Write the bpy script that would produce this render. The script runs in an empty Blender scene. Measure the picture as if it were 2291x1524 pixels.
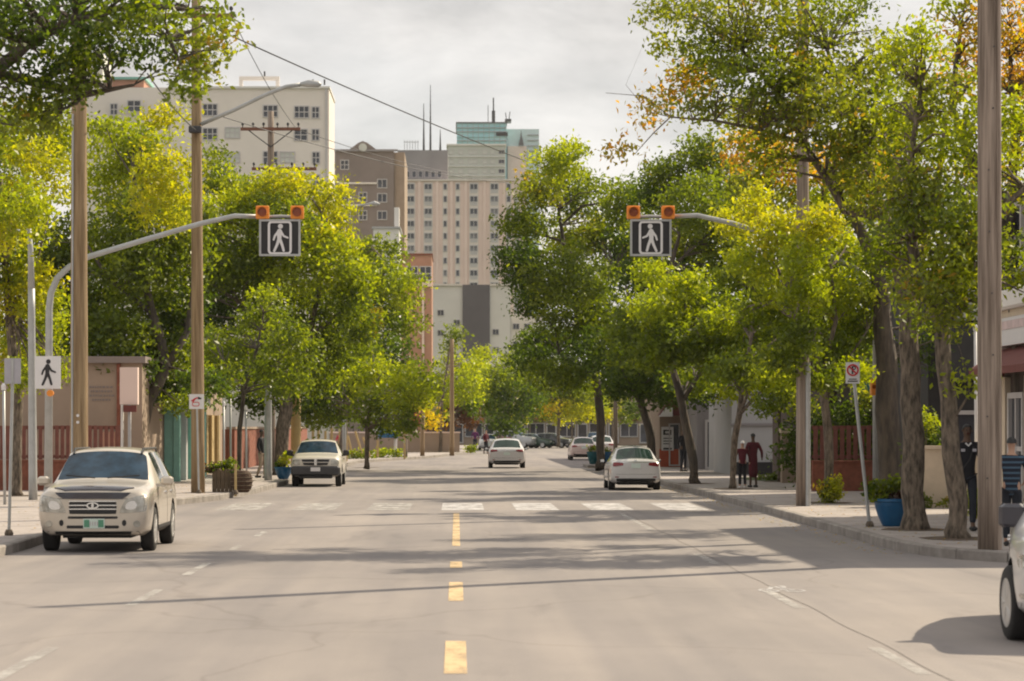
import bpy, bmesh, math, random
import numpy as np
from mathutils import Vector, Matrix
from mathutils.bvhtree import BVHTree

random.seed(7)
rng = np.random.default_rng(7)
scene = bpy.context.scene
COL = scene.collection
R = math.radians

# ------------------------------------------------------------------ camera
F, VX, VY, EYE = 6000.0, 1022.0, 955.0, 1.95     # focal length and vanishing point in photo pixels
cam_d = bpy.data.cameras.new("camera")
cam = bpy.data.objects.new("camera", cam_d)
COL.objects.link(cam)
cam.location = (0, 0, EYE)
cam.rotation_euler = (R(90), 0, 0)
cam_d.sensor_width = 36
cam_d.lens = 36 * F / 2291
cam_d.shift_x = (1145.5 - VX) / 2291
cam_d.shift_y = (VY - 762) / 2291
cam_d.clip_start = 0.5
cam_d.clip_end = 6000
cam_d.dof.use_dof = True
cam_d.dof.focus_distance = 62
cam_d.dof.aperture_fstop = 4.0
scene.camera = cam

# ------------------------------------------------------------------ light
SUN_EL, SUN_AZ = R(39), math.atan2(0.765, 0.644)   # azimuth measured from +Y towards +X
sun_dir = Vector((math.sin(SUN_AZ) * math.cos(SUN_EL), math.cos(SUN_AZ) * math.cos(SUN_EL), math.sin(SUN_EL)))
sd = bpy.data.lights.new("sun", 'SUN')
sd.energy = 5.0
sd.angle = R(0.6)
sd.color = (1.0, 0.86, 0.64)
sun = bpy.data.objects.new("sun", sd)
COL.objects.link(sun)
sun.rotation_euler = sun_dir.to_track_quat('Z', 'Y').to_euler()
sun.location = (30, 40, 60)

world = bpy.data.worlds.new("World")
scene.world = world
world.use_nodes = True
nt = world.node_tree
nt.nodes.clear()
def N(tree, kind, **kw):
    n = tree.nodes.new(kind)
    for k, v in kw.items():
        if k.startswith('i_'):
            n.inputs[k[2:].replace('_', ' ')].default_value = v
        else:
            setattr(n, k, v)
    return n
L = nt.links.new
sky = N(nt, 'ShaderNodeTexSky', sky_type='NISHITA', sun_disc=False)
sky.sun_elevation = SUN_EL
sky.sun_rotation = SUN_AZ
tc = N(nt, 'ShaderNodeTexCoord')
mp = N(nt, 'ShaderNodeMapping')
mp.inputs['Scale'].default_value = (1.0, 1.0, 2.4)
L(tc.outputs['Generated'], mp.inputs['Vector'])
n1 = N(nt, 'ShaderNodeTexNoise', i_Scale=9.0, i_Detail=8.0, i_Roughness=0.6, i_Distortion=0.25)
L(mp.outputs[0], n1.inputs['Vector'])
r1 = N(nt, 'ShaderNodeValToRGB')
r1.color_ramp.elements[0].position = 0.34
r1.color_ramp.elements[0].color = (6.0, 5.75, 5.5, 1)
r1.color_ramp.elements[1].position = 0.66
r1.color_ramp.elements[1].color = (9.7, 9.25, 8.8, 1)
L(n1.outputs['Fac'], r1.inputs['Fac'])
n2 = N(nt, 'ShaderNodeTexNoise', i_Scale=2.5, i_Detail=4.0)
L(mp.outputs[0], n2.inputs['Vector'])
r2 = N(nt, 'ShaderNodeValToRGB')
r2.color_ramp.elements[0].position = 0.30
r2.color_ramp.elements[0].color = (0.72, 0.72, 0.72, 1)
r2.color_ramp.elements[1].position = 0.50
r2.color_ramp.elements[1].color = (0.97, 0.97, 0.97, 1)
L(n2.outputs['Fac'], r2.inputs['Fac'])
mx = N(nt, 'ShaderNodeMix', data_type='RGBA')
L(r2.outputs[0], mx.inputs[0])
L(sky.outputs[0], mx.inputs[6])
L(r1.outputs[0], mx.inputs[7])
bg = N(nt, 'ShaderNodeBackground', i_Strength=0.085)
L(mx.outputs[2], bg.inputs['Color'])
wo = N(nt, 'ShaderNodeOutputWorld')
L(bg.outputs[0], wo.inputs['Surface'])

scene.view_settings.view_transform = 'Standard'
scene.view_settings.look = 'None'
scene.view_settings.gamma = 1
scene.view_settings.exposure = 0.33
scene.view_settings.use_curve_mapping = False
scene.render.engine = 'CYCLES'
scene.cycles.use_denoising = True
scene.cycles.max_bounces = 6
scene.cycles.diffuse_bounces = 2
scene.cycles.transmission_bounces = 4
scene.cycles.filter_width = 2.0
scene.cycles.caustics_reflective = False
scene.cycles.caustics_refractive = False

# ------------------------------------------------------------------ helpers
def wx(px, Y): return (px - VX) / F * Y
def wz(py, Y): return EYE + (VY - py) / F * Y
def P(px, py, Y): return Vector((wx(px, Y), Y, wz(py, Y)))

def mat(name, col, rough=0.8, metal=0.0, var=0.12, scale=4.0, bump=0.0, bscale=30.0, coat=0.0, col2=None, stretch=(1, 1, 1), spec=0.5, emit=0):
    m = bpy.data.materials.new(name)
    m.use_nodes = True
    t = m.node_tree
    b = t.nodes['Principled BSDF']
    b.inputs['Roughness'].default_value = rough
    b.inputs['Metallic'].default_value = metal
    b.inputs['Coat Weight'].default_value = coat
    b.inputs['Specular IOR Level'].default_value = spec
    c = t.nodes.new('ShaderNodeTexCoord')
    mpn = t.nodes.new('ShaderNodeMapping')
    mpn.inputs['Scale'].default_value = stretch
    t.links.new(c.outputs['Object'], mpn.inputs['Vector'])
    n = N(t, 'ShaderNodeTexNoise', i_Scale=scale, i_Detail=6.0, i_Roughness=0.6)
    t.links.new(mpn.outputs[0], n.inputs['Vector'])
    r = t.nodes.new('ShaderNodeValToRGB')
    c2 = col2 if col2 else tuple(min(1, x * (1 + var)) for x in col)
    c1 = col if col2 else tuple(x * (1 - var) for x in col)
    r.color_ramp.elements[0].position = 0.35
    r.color_ramp.elements[0].color = (*c1, 1)
    r.color_ramp.elements[1].position = 0.65
    r.color_ramp.elements[1].color = (*c2, 1)
    t.links.new(n.outputs['Fac'], r.inputs['Fac'])
    t.links.new(r.outputs[0], b.inputs['Base Color'])
    if bump:
        n3 = N(t, 'ShaderNodeTexNoise', i_Scale=bscale, i_Detail=4.0)
        t.links.new(mpn.outputs[0], n3.inputs['Vector'])
        bp = t.nodes.new('ShaderNodeBump')
        bp.inputs['Strength'].default_value = bump
        bp.inputs['Distance'].default_value = 0.05
        t.links.new(n3.outputs['Fac'], bp.inputs['Height'])
        t.links.new(bp.outputs[0], b.inputs['Normal'])
    return m

class MB:
    """collects shapes, builds ONE mesh object"""
    def __init__(s): s.v = []; s.f = []; s.m = []; s.mi = 0
    def add(s, vs, fs):
        o = len(s.v)
        s.v += [tuple(v) for v in vs]
        s.f += [tuple(i + o for i in f) for f in fs]
        s.m += [s.mi] * len(fs)
        return s
    def box(s, x0, x1, y0, y1, z0, z1, bev=0.0):
        if bev:
            b = bev
            vs = []
            for z, k in ((z0, 1), (z0 + b, 0), (z1 - b, 0), (z1, 1)):
                i = b if k else 0
                xa, xb, ya, yb = x0 + i, x1 - i, y0 + i, y1 - i
                vs += [(xa + b, ya, z), (xb - b, ya, z), (xb, ya + b, z), (xb, yb - b, z), (xb - b, yb, z), (xa + b, yb, z), (xa, yb - b, z), (xa, ya + b, z)]
            fs = [tuple(range(7, -1, -1)), tuple(range(24, 32))]
            for r_ in range(3):
                for k in range(8):
                    fs.append((r_ * 8 + k, r_ * 8 + (k + 1) % 8, r_ * 8 + 8 + (k + 1) % 8, r_ * 8 + 8 + k))
            return s.add(vs, fs)
        vs = [(x0, y0, z0), (x1, y0, z0), (x1, y1, z0), (x0, y1, z0), (x0, y0, z1), (x1, y0, z1), (x1, y1, z1), (x0, y1, z1)]
        return s.add(vs, [(3, 2, 1, 0), (4, 5, 6, 7), (0, 1, 5, 4), (1, 2, 6, 5), (2, 3, 7, 6), (3, 0, 4, 7)])
    def tube(s, pts, rad, n=8, caps=True):
        pts = [Vector(p) for p in pts]
        if not hasattr(rad, '__len__'): rad = [rad] * len(pts)
        vs, fs = [], []
        ref = Vector((0.3, 1, 0.1)).normalized()
        for i, p in enumerate(pts):
            d = (pts[min(i + 1, len(pts) - 1)] - pts[max(i - 1, 0)])
            if d.length < 1e-9: d = Vector((0, 0, 1))
            d.normalize()
            a = d.cross(ref)
            if a.length < 1e-3: a = d.cross(Vector((1, 0, 0)))
            a.normalize(); b = d.cross(a)
            for k in range(n):
                t = 2 * math.pi * k / n
                vs.append(p + (a * math.cos(t) + b * math.sin(t)) * rad[i])
        for i in range(len(pts) - 1):
            for k in range(n):
                fs.append((i * n + k, i * n + (k + 1) % n, (i + 1) * n + (k + 1) % n, (i + 1) * n + k))
        if caps:
            fs.append(tuple(range(n - 1, -1, -1)))
            fs.append(tuple((len(pts) - 1) * n + k for k in range(n)))
        return s.add(vs, fs)
    def lathe(s, prof, c=(0, 0, 0), n=20, axis='z'):
        vs, fs = [], []
        for r_, h in prof:
            for k in range(n):
                t = 2 * math.pi * k / n
                q = (r_ * math.cos(t), r_ * math.sin(t), h)
                if axis == 'x': q = (q[2], q[0], q[1])
                if axis == 'y': q = (q[0], q[2], q[1])
                vs.append((c[0] + q[0], c[1] + q[1], c[2] + q[2]))
        for i in range(len(prof) - 1):
            for k in range(n):
                fs.append((i * n + k, i * n + (k + 1) % n, (i + 1) * n + (k + 1) % n, (i + 1) * n + k))
        fs.append(tuple(range(n - 1, -1, -1)))
        fs.append(tuple((len(prof) - 1) * n + k for k in range(n)))
        return s.add(vs, fs)
    def prism(s, poly, y0, y1):
        """polygon in x-z extruded in y"""
        n = len(poly)
        vs = [(x, y0, z) for x, z in poly] + [(x, y1, z) for x, z in poly]
        fs = [tuple(range(n)), tuple(range(2 * n - 1, n - 1, -1))]
        for k in range(n):
            fs.append((k, n + k, n + (k + 1) % n, (k + 1) % n))
        return s.add(vs, fs)
    def sheet(s, poly, z):
        return s.add([(x, y, z) for x, y in poly], [tuple(range(len(poly)))])
    def build(s, name, mats, parent=None, smooth=False, local=False):
        me = bpy.data.meshes.new(name)
        vs = s.v
        if parent is not None and not local:
            o_ = WORLD.get(parent.name, Vector((0, 0, 0)))
            vs = [(v[0] - o_.x, v[1] - o_.y, v[2] - o_.z) for v in vs]
        me.from_pydata(vs, [], s.f)
        if not isinstance(mats, (list, tuple)): mats = [mats]
        for m in mats: me.materials.append(m)
        if len(mats) > 1: me.polygons.foreach_set('material_index', s.m)
        bm = bmesh.new(); bm.from_mesh(me)
        bmesh.ops.recalc_face_normals(bm, faces=bm.faces)
        bm.to_mesh(me); bm.free()
        if smooth: me.polygons.foreach_set('use_smooth', [True] * len(me.polygons))
        me.update()
        return link(name, me, parent)

WORLD = {}      # world origin of every parent, so parts can be given in world coordinates
def link(name, me, parent=None, offset=None):
    o = bpy.data.objects.new(name, me)
    COL.objects.link(o)
    if parent is not None:
        o.parent = parent
        WORLD[o.name] = WORLD.get(parent.name, Vector((0, 0, 0))).copy()
    else:
        WORLD[o.name] = Vector((0, 0, 0))
    return o
def tag(o, label=None, cat=None, group=None, kind=None):
    if label: o['label'] = label
    if cat: o['category'] = cat
    if group: o['group'] = group
    if kind: o['kind'] = kind
    return o
def thing(name, loc, label, cat, group=None, rot=0):
    o = bpy.data.objects.new(name, None)
    COL.objects.link(o)
    o.location = loc
    o.rotation_euler = (0, 0, rot)
    o.empty_display_size = 0.3
    WORLD[o.name] = Vector(loc)
    return tag(o, label, cat, group)
def dup(o, loc, rot=None, label=None, group=None):
    c = o.copy(); COL.objects.link(c); c.location = loc
    if rot is not None: c.rotation_euler = (0, 0, rot)
    if label: c['label'] = label
    if group: c['group'] = group
    def rec(src, dst):
        for ch in list(src.children):
            k = ch.copy(); COL.objects.link(k); k.parent = dst
            rec(ch, k)
    rec(o, c)
    return c
def inst(name, me, parent, loc, rot=None, scale=None):
    """a part that shares mesh data; loc in world"""
    o = link(name, me, parent)
    o.location = Vector(loc) - WORLD[parent.name]
    if rot is not None: o.rotation_euler = rot
    if scale is not None: o.scale = scale
    return o
def tmp_mesh(mb, mats, smooth=False):
    o = mb.build('tmp', mats, smooth=smooth)
    me = o.data
    bpy.data.objects.remove(o)
    return me

# ------------------------------------------------------------------ materials
def road_material():
    m = bpy.data.materials.new('road_surface'); m.use_nodes = True
    t = m.node_tree; b = t.nodes['Principled BSDF']; K = t.links.new
    b.inputs['Roughness'].default_value = 0.85
    c = t.nodes.new('ShaderNodeTexCoord')
    def noise(scale, stretch, det=5, dist=0.0):
        q = t.nodes.new('ShaderNodeMapping'); q.inputs['Scale'].default_value = stretch
        K(c.outputs['Object'], q.inputs['Vector'])
        n = N(t, 'ShaderNodeTexNoise', i_Scale=scale, i_Detail=float(det), i_Roughness=0.6, i_Distortion=dist)
        K(q.outputs[0], n.inputs['Vector'])
        return n
    def ramp(n, a, b_, ca, cb):
        r = t.nodes.new('ShaderNodeValToRGB')
        r.color_ramp.elements[0].position = a; r.color_ramp.elements[0].color = (*ca, 1)
        r.color_ramp.elements[1].position = b_; r.color_ramp.elements[1].color = (*cb, 1)
        K(n.outputs[0], r.inputs['Fac']); return r
    def mul(a, b_, f=1.0):
        x = t.nodes.new('ShaderNodeMix'); x.data_type = 'RGBA'; x.blend_type = 'MULTIPLY'
        x.inputs[0].default_value = f
        K(a, x.inputs[6]); K(b_, x.inputs[7]); return x.outputs[2]
    base = ramp(noise(0.3, (1, 0.4, 1), 7), 0.35, 0.65, (0.216, 0.195, 0.190), (0.292, 0.260, 0.246)).outputs[0]
    wheel = ramp(noise(1.1, (1, 0.03, 1), 3), 0.3, 0.7, (0.80, 0.81, 0.84), (1.10, 1.09, 1.06)).outputs[0]
    grain = ramp(noise(55, (1, 1, 1), 3), 0.3, 0.7, (0.86, 0.86, 0.87), (1.1, 1.1, 1.09)).outputs[0]
    stain = ramp(noise(0.8, (1, 0.25, 1), 6, 1.0), 0.58, 0.72, (1, 1, 1), (0.80, 0.80, 0.81)).outputs[0]
    col = mul(mul(mul(base, wheel), grain), stain)
    # sealed cracks and joints
    q = t.nodes.new('ShaderNodeMapping'); q.inputs['Scale'].default_value = (0.14, 0.11, 1)
    K(c.outputs['Object'], q.inputs['Vector'])
    dn = N(t, 'ShaderNodeTexNoise', i_Scale=3.0, i_Detail=4.0)
    K(q.outputs[0], dn.inputs['Vector'])
    ad = t.nodes.new('ShaderNodeVectorMath'); ad.operation = 'MULTIPLY_ADD'
    ad.inputs[1].default_value = (0.35, 0.35, 0)
    K(dn.outputs['Color'], ad.inputs[0]); K(q.outputs[0], ad.inputs[2])
    v = t.nodes.new('ShaderNodeTexVoronoi'); v.feature = 'DISTANCE_TO_EDGE'; v.inputs['Scale'].default_value = 1.0
    K(ad.outputs[0], v.inputs['Vector'])
    cr = ramp(v, 0.0, 0.006, (0.72, 0.7, 0.69), (1, 1, 1)).outputs[0]
    col = mul(col, cr, 0.6)
    K(col, b.inputs['Base Color'])
    bp = t.nodes.new('ShaderNodeBump'); bp.inputs['Strength'].default_value = 0.15; bp.inputs['Distance'].default_value = 0.01
    K(noise(90, (1, 1, 1), 2).outputs[0], bp.inputs['Height']); K(bp.outputs[0], b.inputs['Normal'])
    return m

def paint_material(name, col, wear=0.5):
    """worn road paint: real gaps where the paint has gone (transparent), nothing painted on"""
    m = bpy.data.materials.new(name); m.use_nodes = True
    t = m.node_tree; b = t.nodes['Principled BSDF']; K = t.links.new
    b.inputs['Base Color'].default_value = (*col, 1); b.inputs['Roughness'].default_value = 0.7
    c = t.nodes.new('ShaderNodeTexCoord')
    q = t.nodes.new('ShaderNodeMapping'); q.inputs['Scale'].default_value = (1, 0.4, 1)
    K(c.outputs['Object'], q.inputs['Vector'])
    n = N(t, 'ShaderNodeTexNoise', i_Scale=3.0, i_Detail=8.0, i_Roughness=0.7)
    K(q.outputs[0], n.inputs['Vector'])
    r = t.nodes.new('ShaderNodeValToRGB')
    r.color_ramp.elements[0].position = wear - 0.1; r.color_ramp.elements[0].color = (0.3, 0.3, 0.3, 1)
    r.color_ramp.elements[1].position = wear + 0.12; r.color_ramp.elements[1].color = (0.9, 0.9, 0.9, 1)
    K(n.outputs['Fac'], r.inputs['Fac']); K(r.outputs[0], b.inputs['Alpha'])
    return m

def leaf_material():
    m = bpy.data.materials.new('leaf'); m.use_nodes = True
    t = m.node_tree; t.nodes.clear(); K = t.links.new
    a = t.nodes.new('ShaderNodeAttribute'); a.attribute_name = 'tint'
    d = t.nodes.new('ShaderNodeBsdfDiffuse'); K(a.outputs['Color'], d.inputs['Color'])
    tr = t.nodes.new('ShaderNodeBsdfTranslucent')
    mm = t.nodes.new('ShaderNodeMix'); mm.data_type = 'RGBA'; mm.blend_type = 'MULTIPLY'; mm.inputs[0].default_value = 1
    mm.inputs[7].default_value = (3.0, 2.72, 0.34, 1)
    K(a.outputs['Color'], mm.inputs[6]); K(mm.outputs[2], tr.inputs['Color'])
    g = t.nodes.new('ShaderNodeBsdfGlossy'); g.inputs['Roughness'].default_value = 0.42
    g.inputs['Color'].default_value = (0.8, 0.8, 0.75, 1)
    s1 = t.nodes.new('ShaderNodeMixShader'); s1.inputs[0].default_value = 0.48
    K(d.outputs[0], s1.inputs[1]); K(tr.outputs[0], s1.inputs[2])
    s2 = t.nodes.new('ShaderNodeMixShader'); s2.inputs[0].default_value = 0.035
    K(s1.outputs[0], s2.inputs[1]); K(g.outputs[0], s2.inputs[2])
    o = t.nodes.new('ShaderNodeOutputMaterial'); K(s2.outputs[0], o.inputs['Surface'])
    return m

M = {}
M['road'] = road_material()
M['white_paint'] = paint_material('white_road_paint', (0.56, 0.545, 0.55), 0.45)
M['faded_paint'] = paint_material('faded_white_road_paint', (0.48, 0.46, 0.44), 0.52)
M['yellow_paint'] = paint_material('yellow_road_paint', (0.68, 0.49, 0.27), 0.42)
M['leaf'] = leaf_material()
M['walk'] = mat('concrete_pavement', (0.36, 0.32, 0.30), 0.9, var=0.14, scale=1.2, bump=0.2, bscale=60)
M['kerb'] = mat('kerb_concrete', (0.20, 0.18, 0.165), 0.9, col2=(0.33, 0.30, 0.275), scale=2.2, bump=0.3, bscale=40)
M['soil'] = mat('soil', (0.12, 0.085, 0.06), 0.95, var=0.3, scale=8, bump=0.6)
M['ground'] = mat('ground_grass', (0.09, 0.11, 0.04), 0.95, var=0.3, scale=2, bump=0.4)
M['wood'] = mat('pole_wood', (0.19, 0.125, 0.065), 0.85, col2=(0.36, 0.26, 0.15), scale=14, stretch=(1, 1, 0.05), bump=0.5, bscale=18)
M['wood_grey'] = mat('weathered_pole_wood', (0.15, 0.115, 0.09), 0.85, col2=(0.36, 0.29, 0.24), scale=16, stretch=(1, 1, 0.04), bump=0.6, bscale=18)
M['wood_red'] = mat('crossarm_wood', (0.20, 0.09, 0.06), 0.85, var=0.2)
M['bark'] = mat('bark', (0.055, 0.045, 0.034), 0.95, col2=(0.24, 0.19, 0.145), scale=15, stretch=(1, 1, 0.3), bump=1.0, bscale=22)
M['bark_dark'] = mat('dark_bark', (0.06, 0.05, 0.045), 0.95, col2=(0.13, 0.105, 0.08), scale=7, stretch=(1, 1, 0.25), bump=0.9, bscale=14)
M['metal'] = mat('galvanised_metal', (0.42, 0.43, 0.43), 0.5, metal=0.35, var=0.1, scale=3)
M['steel_dark'] = mat('dark_metal', (0.05, 0.05, 0.055), 0.5, metal=0.3)
M['sign_white'] = mat('sign_white', (0.72, 0.71, 0.72), 0.5, var=0.03)
M['sign_back'] = mat('sign_back_metal', (0.42, 0.41, 0.45), 0.5, metal=0.3, var=0.08)
M['black'] = mat('black_plastic', (0.018, 0.018, 0.02), 0.6, var=0.1)
M['sign_black'] = mat('sign_black', (0.014, 0.013, 0.016), 0.45, var=0.1)
M['orange'] = mat('beacon_orange', (0.80, 0.27, 0.03), 0.5, var=0.06)
M['amber'] = mat('amber_lens', (0.28, 0.06, 0.01), 0.25, var=0.2, scale=20)
M['red'] = mat('sign_red', (0.55, 0.03, 0.04), 0.5, var=0.05)
M['tyre'] = mat('tyre_rubber', (0.018, 0.017, 0.017), 0.85, var=0.2, scale=20)
M['rim'] = mat('alloy_rim', (0.5, 0.5, 0.5), 0.35, metal=0.7, var=0.1)
M['glass'] = mat('car_glass', (0.02, 0.045, 0.075), 0.05, var=0.45, scale=3.5, spec=0.38)
M['glass_side'] = mat('car_side_glass', (0.02, 0.025, 0.022), 0.05, var=0.2, scale=2)
M['glass_rear'] = mat('car_rear_glass', (0.02, 0.045, 0.035), 0.06, var=0.3, scale=3)
M['chrome'] = mat('chrome', (0.7, 0.7, 0.7), 0.2, metal=0.9, var=0.05)
M['lamp_clear'] = mat('clear_lamp', (0.45, 0.44, 0.40), 0.12, metal=0.3, var=0.25, scale=9, coat=0.5)
M['lamp_red'] = mat('tail_lamp', (0.22, 0.012, 0.018), 0.2, var=0.2, coat=0.5)
M['plate'] = mat('number_plate', (0.62, 0.72, 0.66), 0.5, var=0.05)
M['plate_green'] = mat('plate_green', (0.10, 0.30, 0.19), 0.5, var=0.05)
M['pot_blue'] = mat('blue_glazed_pot', (0.008, 0.10, 0.24), 0.4, var=0.15)
M['skin_dark'] = mat('dark_skin', (0.10, 0.055, 0.035), 0.6, var=0.05)
M['skin'] = mat('skin', (0.45, 0.27, 0.19), 0.6, var=0.05)
M['navy'] = mat('black_cloth', (0.012, 0.012, 0.017), 0.9, var=0.2)
M['denim'] = mat('dark_denim', (0.016, 0.02, 0.03), 0.9, var=0.2)
M['maroon'] = mat('maroon_cloth', (0.10, 0.012, 0.022), 0.9, var=0.2)
M['brick'] = mat('brick_red', (0.22, 0.075, 0.045), 0.9, var=0.2, scale=5, bump=0.3)
M['fence_red'] = mat('red_brown_fence_paint', (0.17, 0.06, 0.045), 0.8, var=0.2)
M['beige'] = mat('beige_stucco', (0.33, 0.25, 0.19), 0.9, var=0.08, scale=0.8)
M['tower_beige'] = mat('tower_beige', (0.76, 0.70, 0.645), 0.9, var=0.05, scale=0.15)
M['tower_pink'] = mat('tower_pink', (0.80, 0.63, 0.565), 0.9, var=0.06, scale=0.1)
M['tower_cream'] = mat('tower_cream', (0.72, 0.65, 0.60), 0.9, var=0.05, scale=0.1)
M['tower_grey'] = mat('tower_grey', (0.28, 0.26, 0.27), 0.85, var=0.08, scale=0.2)
M['pale_green'] = mat('pale_green_cladding', (0.52, 0.54, 0.50), 0.8, var=0.05, scale=0.1)
M['window_dark'] = mat('window_pane_dark', (0.045, 0.05, 0.065), 0.15, var=0.5, scale=0.6)
M['window_frame'] = mat('window_frame', (0.520, 0.494, 0.494), 0.6, var=0.05)
M['window_light'] = mat('window_pane_light', (0.55, 0.56, 0.52), 0.3, var=0.1, scale=0.3)
M['brown'] = mat('brown_masonry', (0.235, 0.195, 0.18), 0.9, var=0.1, scale=0.3)
M['teal_side'] = mat('pale_teal_cladding', (0.60, 0.72, 0.74), 0.5, var=0.1, scale=.1)
M['teal_glass'] = mat('teal_glass', (0.26, 0.58, 0.64), 0.3, col2=(0.55, 0.78, 0.82), scale=0.12, stretch=(0.6, 1, 2.5))
M['concrete_white'] = mat('white_concrete', (0.72, 0.70, 0.67), 0.9, var=0.05, scale=0.15)
M['panel_dark'] = mat('dark_panel', (0.132, 0.121, 0.132), 0.8, var=0.1, scale=0.15)
M['orange_brick'] = mat('orange_brick', (0.44, 0.235, 0.165), 0.9, var=0.1, scale=0.5)
M['light_wall'] = mat('light_wall', (0.42, 0.42, 0.43), 0.9, var=0.06, scale=0.6)
M['cream'] = mat('cream_wall', (0.62, 0.52, 0.40), 0.85, var=0.06)
M['teal'] = mat('teal_canvas', (0.01, 0.09, 0.11), 0.8, var=0.15)
M['mint'] = mat('mint_paint', (0.22, 0.45, 0.40), 0.7, var=0.08)
M['awning_red'] = mat('red_awning', (0.15, 0.04, 0.035), 0.8, var=0.1)
M['shop_orange'] = mat('orange_red_paint', (0.42, 0.085, 0.04), 0.7, var=0.08)
M['dark_wall'] = mat('dark_wall', (0.03, 0.028, 0.03), 0.8, var=0.15)
M['brown_dark'] = mat('dark_brown_cladding', (0.07, 0.05, 0.045), 0.85, var=0.15, stretch=(1, 1, 0.1))
M['plank'] = mat('planter_plank', (0.13, 0.095, 0.06), 0.85, var=0.2)
M['wicker'] = mat('wicker', (0.07, 0.04, 0.025), 0.9, var=0.4, scale=25)
M['yellow_post'] = mat('tan_post', (0.45, 0.33, 0.15), 0.8, var=0.1)
M['sign_pink'] = mat('faded_pink_lettering', (0.62, 0.50, 0.50), 0.7)
M['window_mid'] = mat('window_pane_mid', (0.16, 0.16, 0.17), 0.25, var=0.5, scale=0.6)
M['flower'] = mat('pink_flower', (0.55, 0.08, 0.12), 0.7, var=0.3, scale=10)
# ------------------------------------------------------------------ ground, road, pavements
def structure(o): return tag(o, kind='structure')
g = MB(); g.sheet([(-2500, -60), (2500, -60), (2500, 4500), (-2500, 4500)], -0.03)
structure(g.build('ground', M['ground']))

LE = [(-30, -6.85), (43, -6.85), (60, -7.3), (66, -7.1), (71, -6.3), (78, -5.9), (90, -5.75), (120, -5.5), (144, -5.3), (155, -3.6), (165, -1.9), (180, -0.5), (200, 0.9), (230, 2.0), (262, 3.0)]
RE = [(-30, 6.9), (44, 6.9), (60, 7.0), (90, 6.9), (120, 7.0), (135, 7.3), (150, 8.2), (165, 9.6), (200, 14), (230, 18), (262, 24)]
def edge(tab, y):
    for (a, xa), (b, xb) in zip(tab, tab[1:]):
        if a <= y <= b: return xa + (xb - xa) * (y - a) / (b - a)
    return tab[-1][1]
ys = sorted(set([y for y, _ in LE] + [y for y, _ in RE] + list(range(-30, 262, 6))))
rd = MB()
for a, b in zip(ys, ys[1:]):
    rd.add([(edge(LE, a), a, 0), (edge(RE, a), a, 0), (edge(RE, b), b, 0), (edge(LE, b), b, 0)], [(0, 1, 2, 3)])
rd.add([(6.9, 10, 0), (60, 10, 0), (60, 44, 0), (6.9, 44, 0)], [(0, 1, 2, 3)])
rd.add([(6.9, -30, 0), (14, -30, 0), (14, 10, 0), (6.9, 10, 0)], [(0, 1, 2, 3)])
rd.add([(-40, 262, 0), (60, 262, 0), (60, 275, 0), (-40, 275, 0)], [(0, 1, 2, 3)])
structure(rd.build('road', M['road']))

KZ = 0.15
def strip(name, tab, out, y0, y1, step=4):
    """pavement between the kerb line and x = out"""
    s = MB(); yy = np.linspace(y0, y1, int((y1 - y0) / step) + 1)
    sg = 1 if out > 0 else -1
    for a, b in zip(yy, yy[1:]):
        xa, xb = edge(tab, a) + 0.17 * sg, edge(tab, b) + 0.17 * sg
        s.add([(xa, a, KZ), (out, a, KZ), (out, b, KZ), (xb, b, KZ)], [(0, 1, 2, 3)])
    # edge skirt at the near end
    xa = edge(tab, y0) + 0.17 * sg
    s.add([(xa, y0, KZ), (out, y0, KZ), (out, y0, -0.02), (xa, y0, -0.02)], [(0, 1, 2, 3)])
    return structure(s.build(name, M['walk']))
strip('pavement', LE, -60, -30, 262)
strip('pavement', RE, 60, 44, 262)
# corner of the right-hand pavement, rounded round to the side street
corner = [(6.9, 44), (6.93, 42.4), (7.05, 40.9), (7.35, 39.5), (7.9, 38.5), (8.8, 37.7), (10.2, 37.25), (60, 37.2)]
cp = MB()
inner = [(x + 0.15, y + (0.14 if y < 40 else 0.03)) for x, y in corner]
cp.add([(x, y, KZ) for x, y in inner] + [(60, 44, KZ)], [tuple(range(len(inner) + 1))])
structure(cp.build('pavement', M['walk']))

kerb = structure(thing('kerb', (0, 0, 0), None, None))
def kerb_line(pts, ln=1.8, near=True, name='kerb_stone'):
    """row of separate kerb stones along a polyline"""
    segs = []
    acc = 0; cur = Vector((*pts[0], 0))
    path = [Vector((*p, 0)) for p in pts]
    out = [path[0]]
    for a, b in zip(path, path[1:]):
        d = (b - a).length; k = max(1, round(d / ln))
        for i in range(1, k + 1): out.append(a.lerp(b, i / k))
    for a, b in zip(out, out[1:]):
        d = (b - a); 
        if d.length < 0.05: continue
        n = Vector((d.y, -d.x, 0)).normalized()
        segs.append((a, b, n))
    return segs
def stone(mb, a, b, n, side, gap=0.012, w=0.17, h=0.155, b_=0.02):
    d = (b - a).normalized()
    a = a + d * gap; b = b - d * gap
    n = n * side
    vs = []
    for p in (a, b):
        for off, z in ((0, -0.02), (0.0, h - b_), (b_, h), (w, h), (w, -0.02)):
            q = p + n * off
            vs.append((q.x, q.y, z + random.uniform(-.002, .002)))
    fs = [(0, 1, 2, 3, 4), (9, 8, 7, 6, 5)] + [(i, i + 5, (i + 1) % 5 + 5, (i + 1) % 5) for i in range(5)]
    mb.add(vs, fs)
lk = [(edge(LE, y), y) for y in list(range(30, 66, 4)) + [66, 71, 78, 90, 105, 120]]
rk = [(60, 37.2), (20, 37.2)] + corner[::-1][1:] + [(edge(RE, y), y) for y in (52, 60, 75, 90, 105, 120)]
for segs, side in ((kerb_line(lk), -1), (kerb_line(rk[1:]), 1)):
    for a, b, n in segs:
        s = MB(); stone(s, a, b, n, side); s.build('kerb_stone', M['kerb'], kerb)
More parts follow.
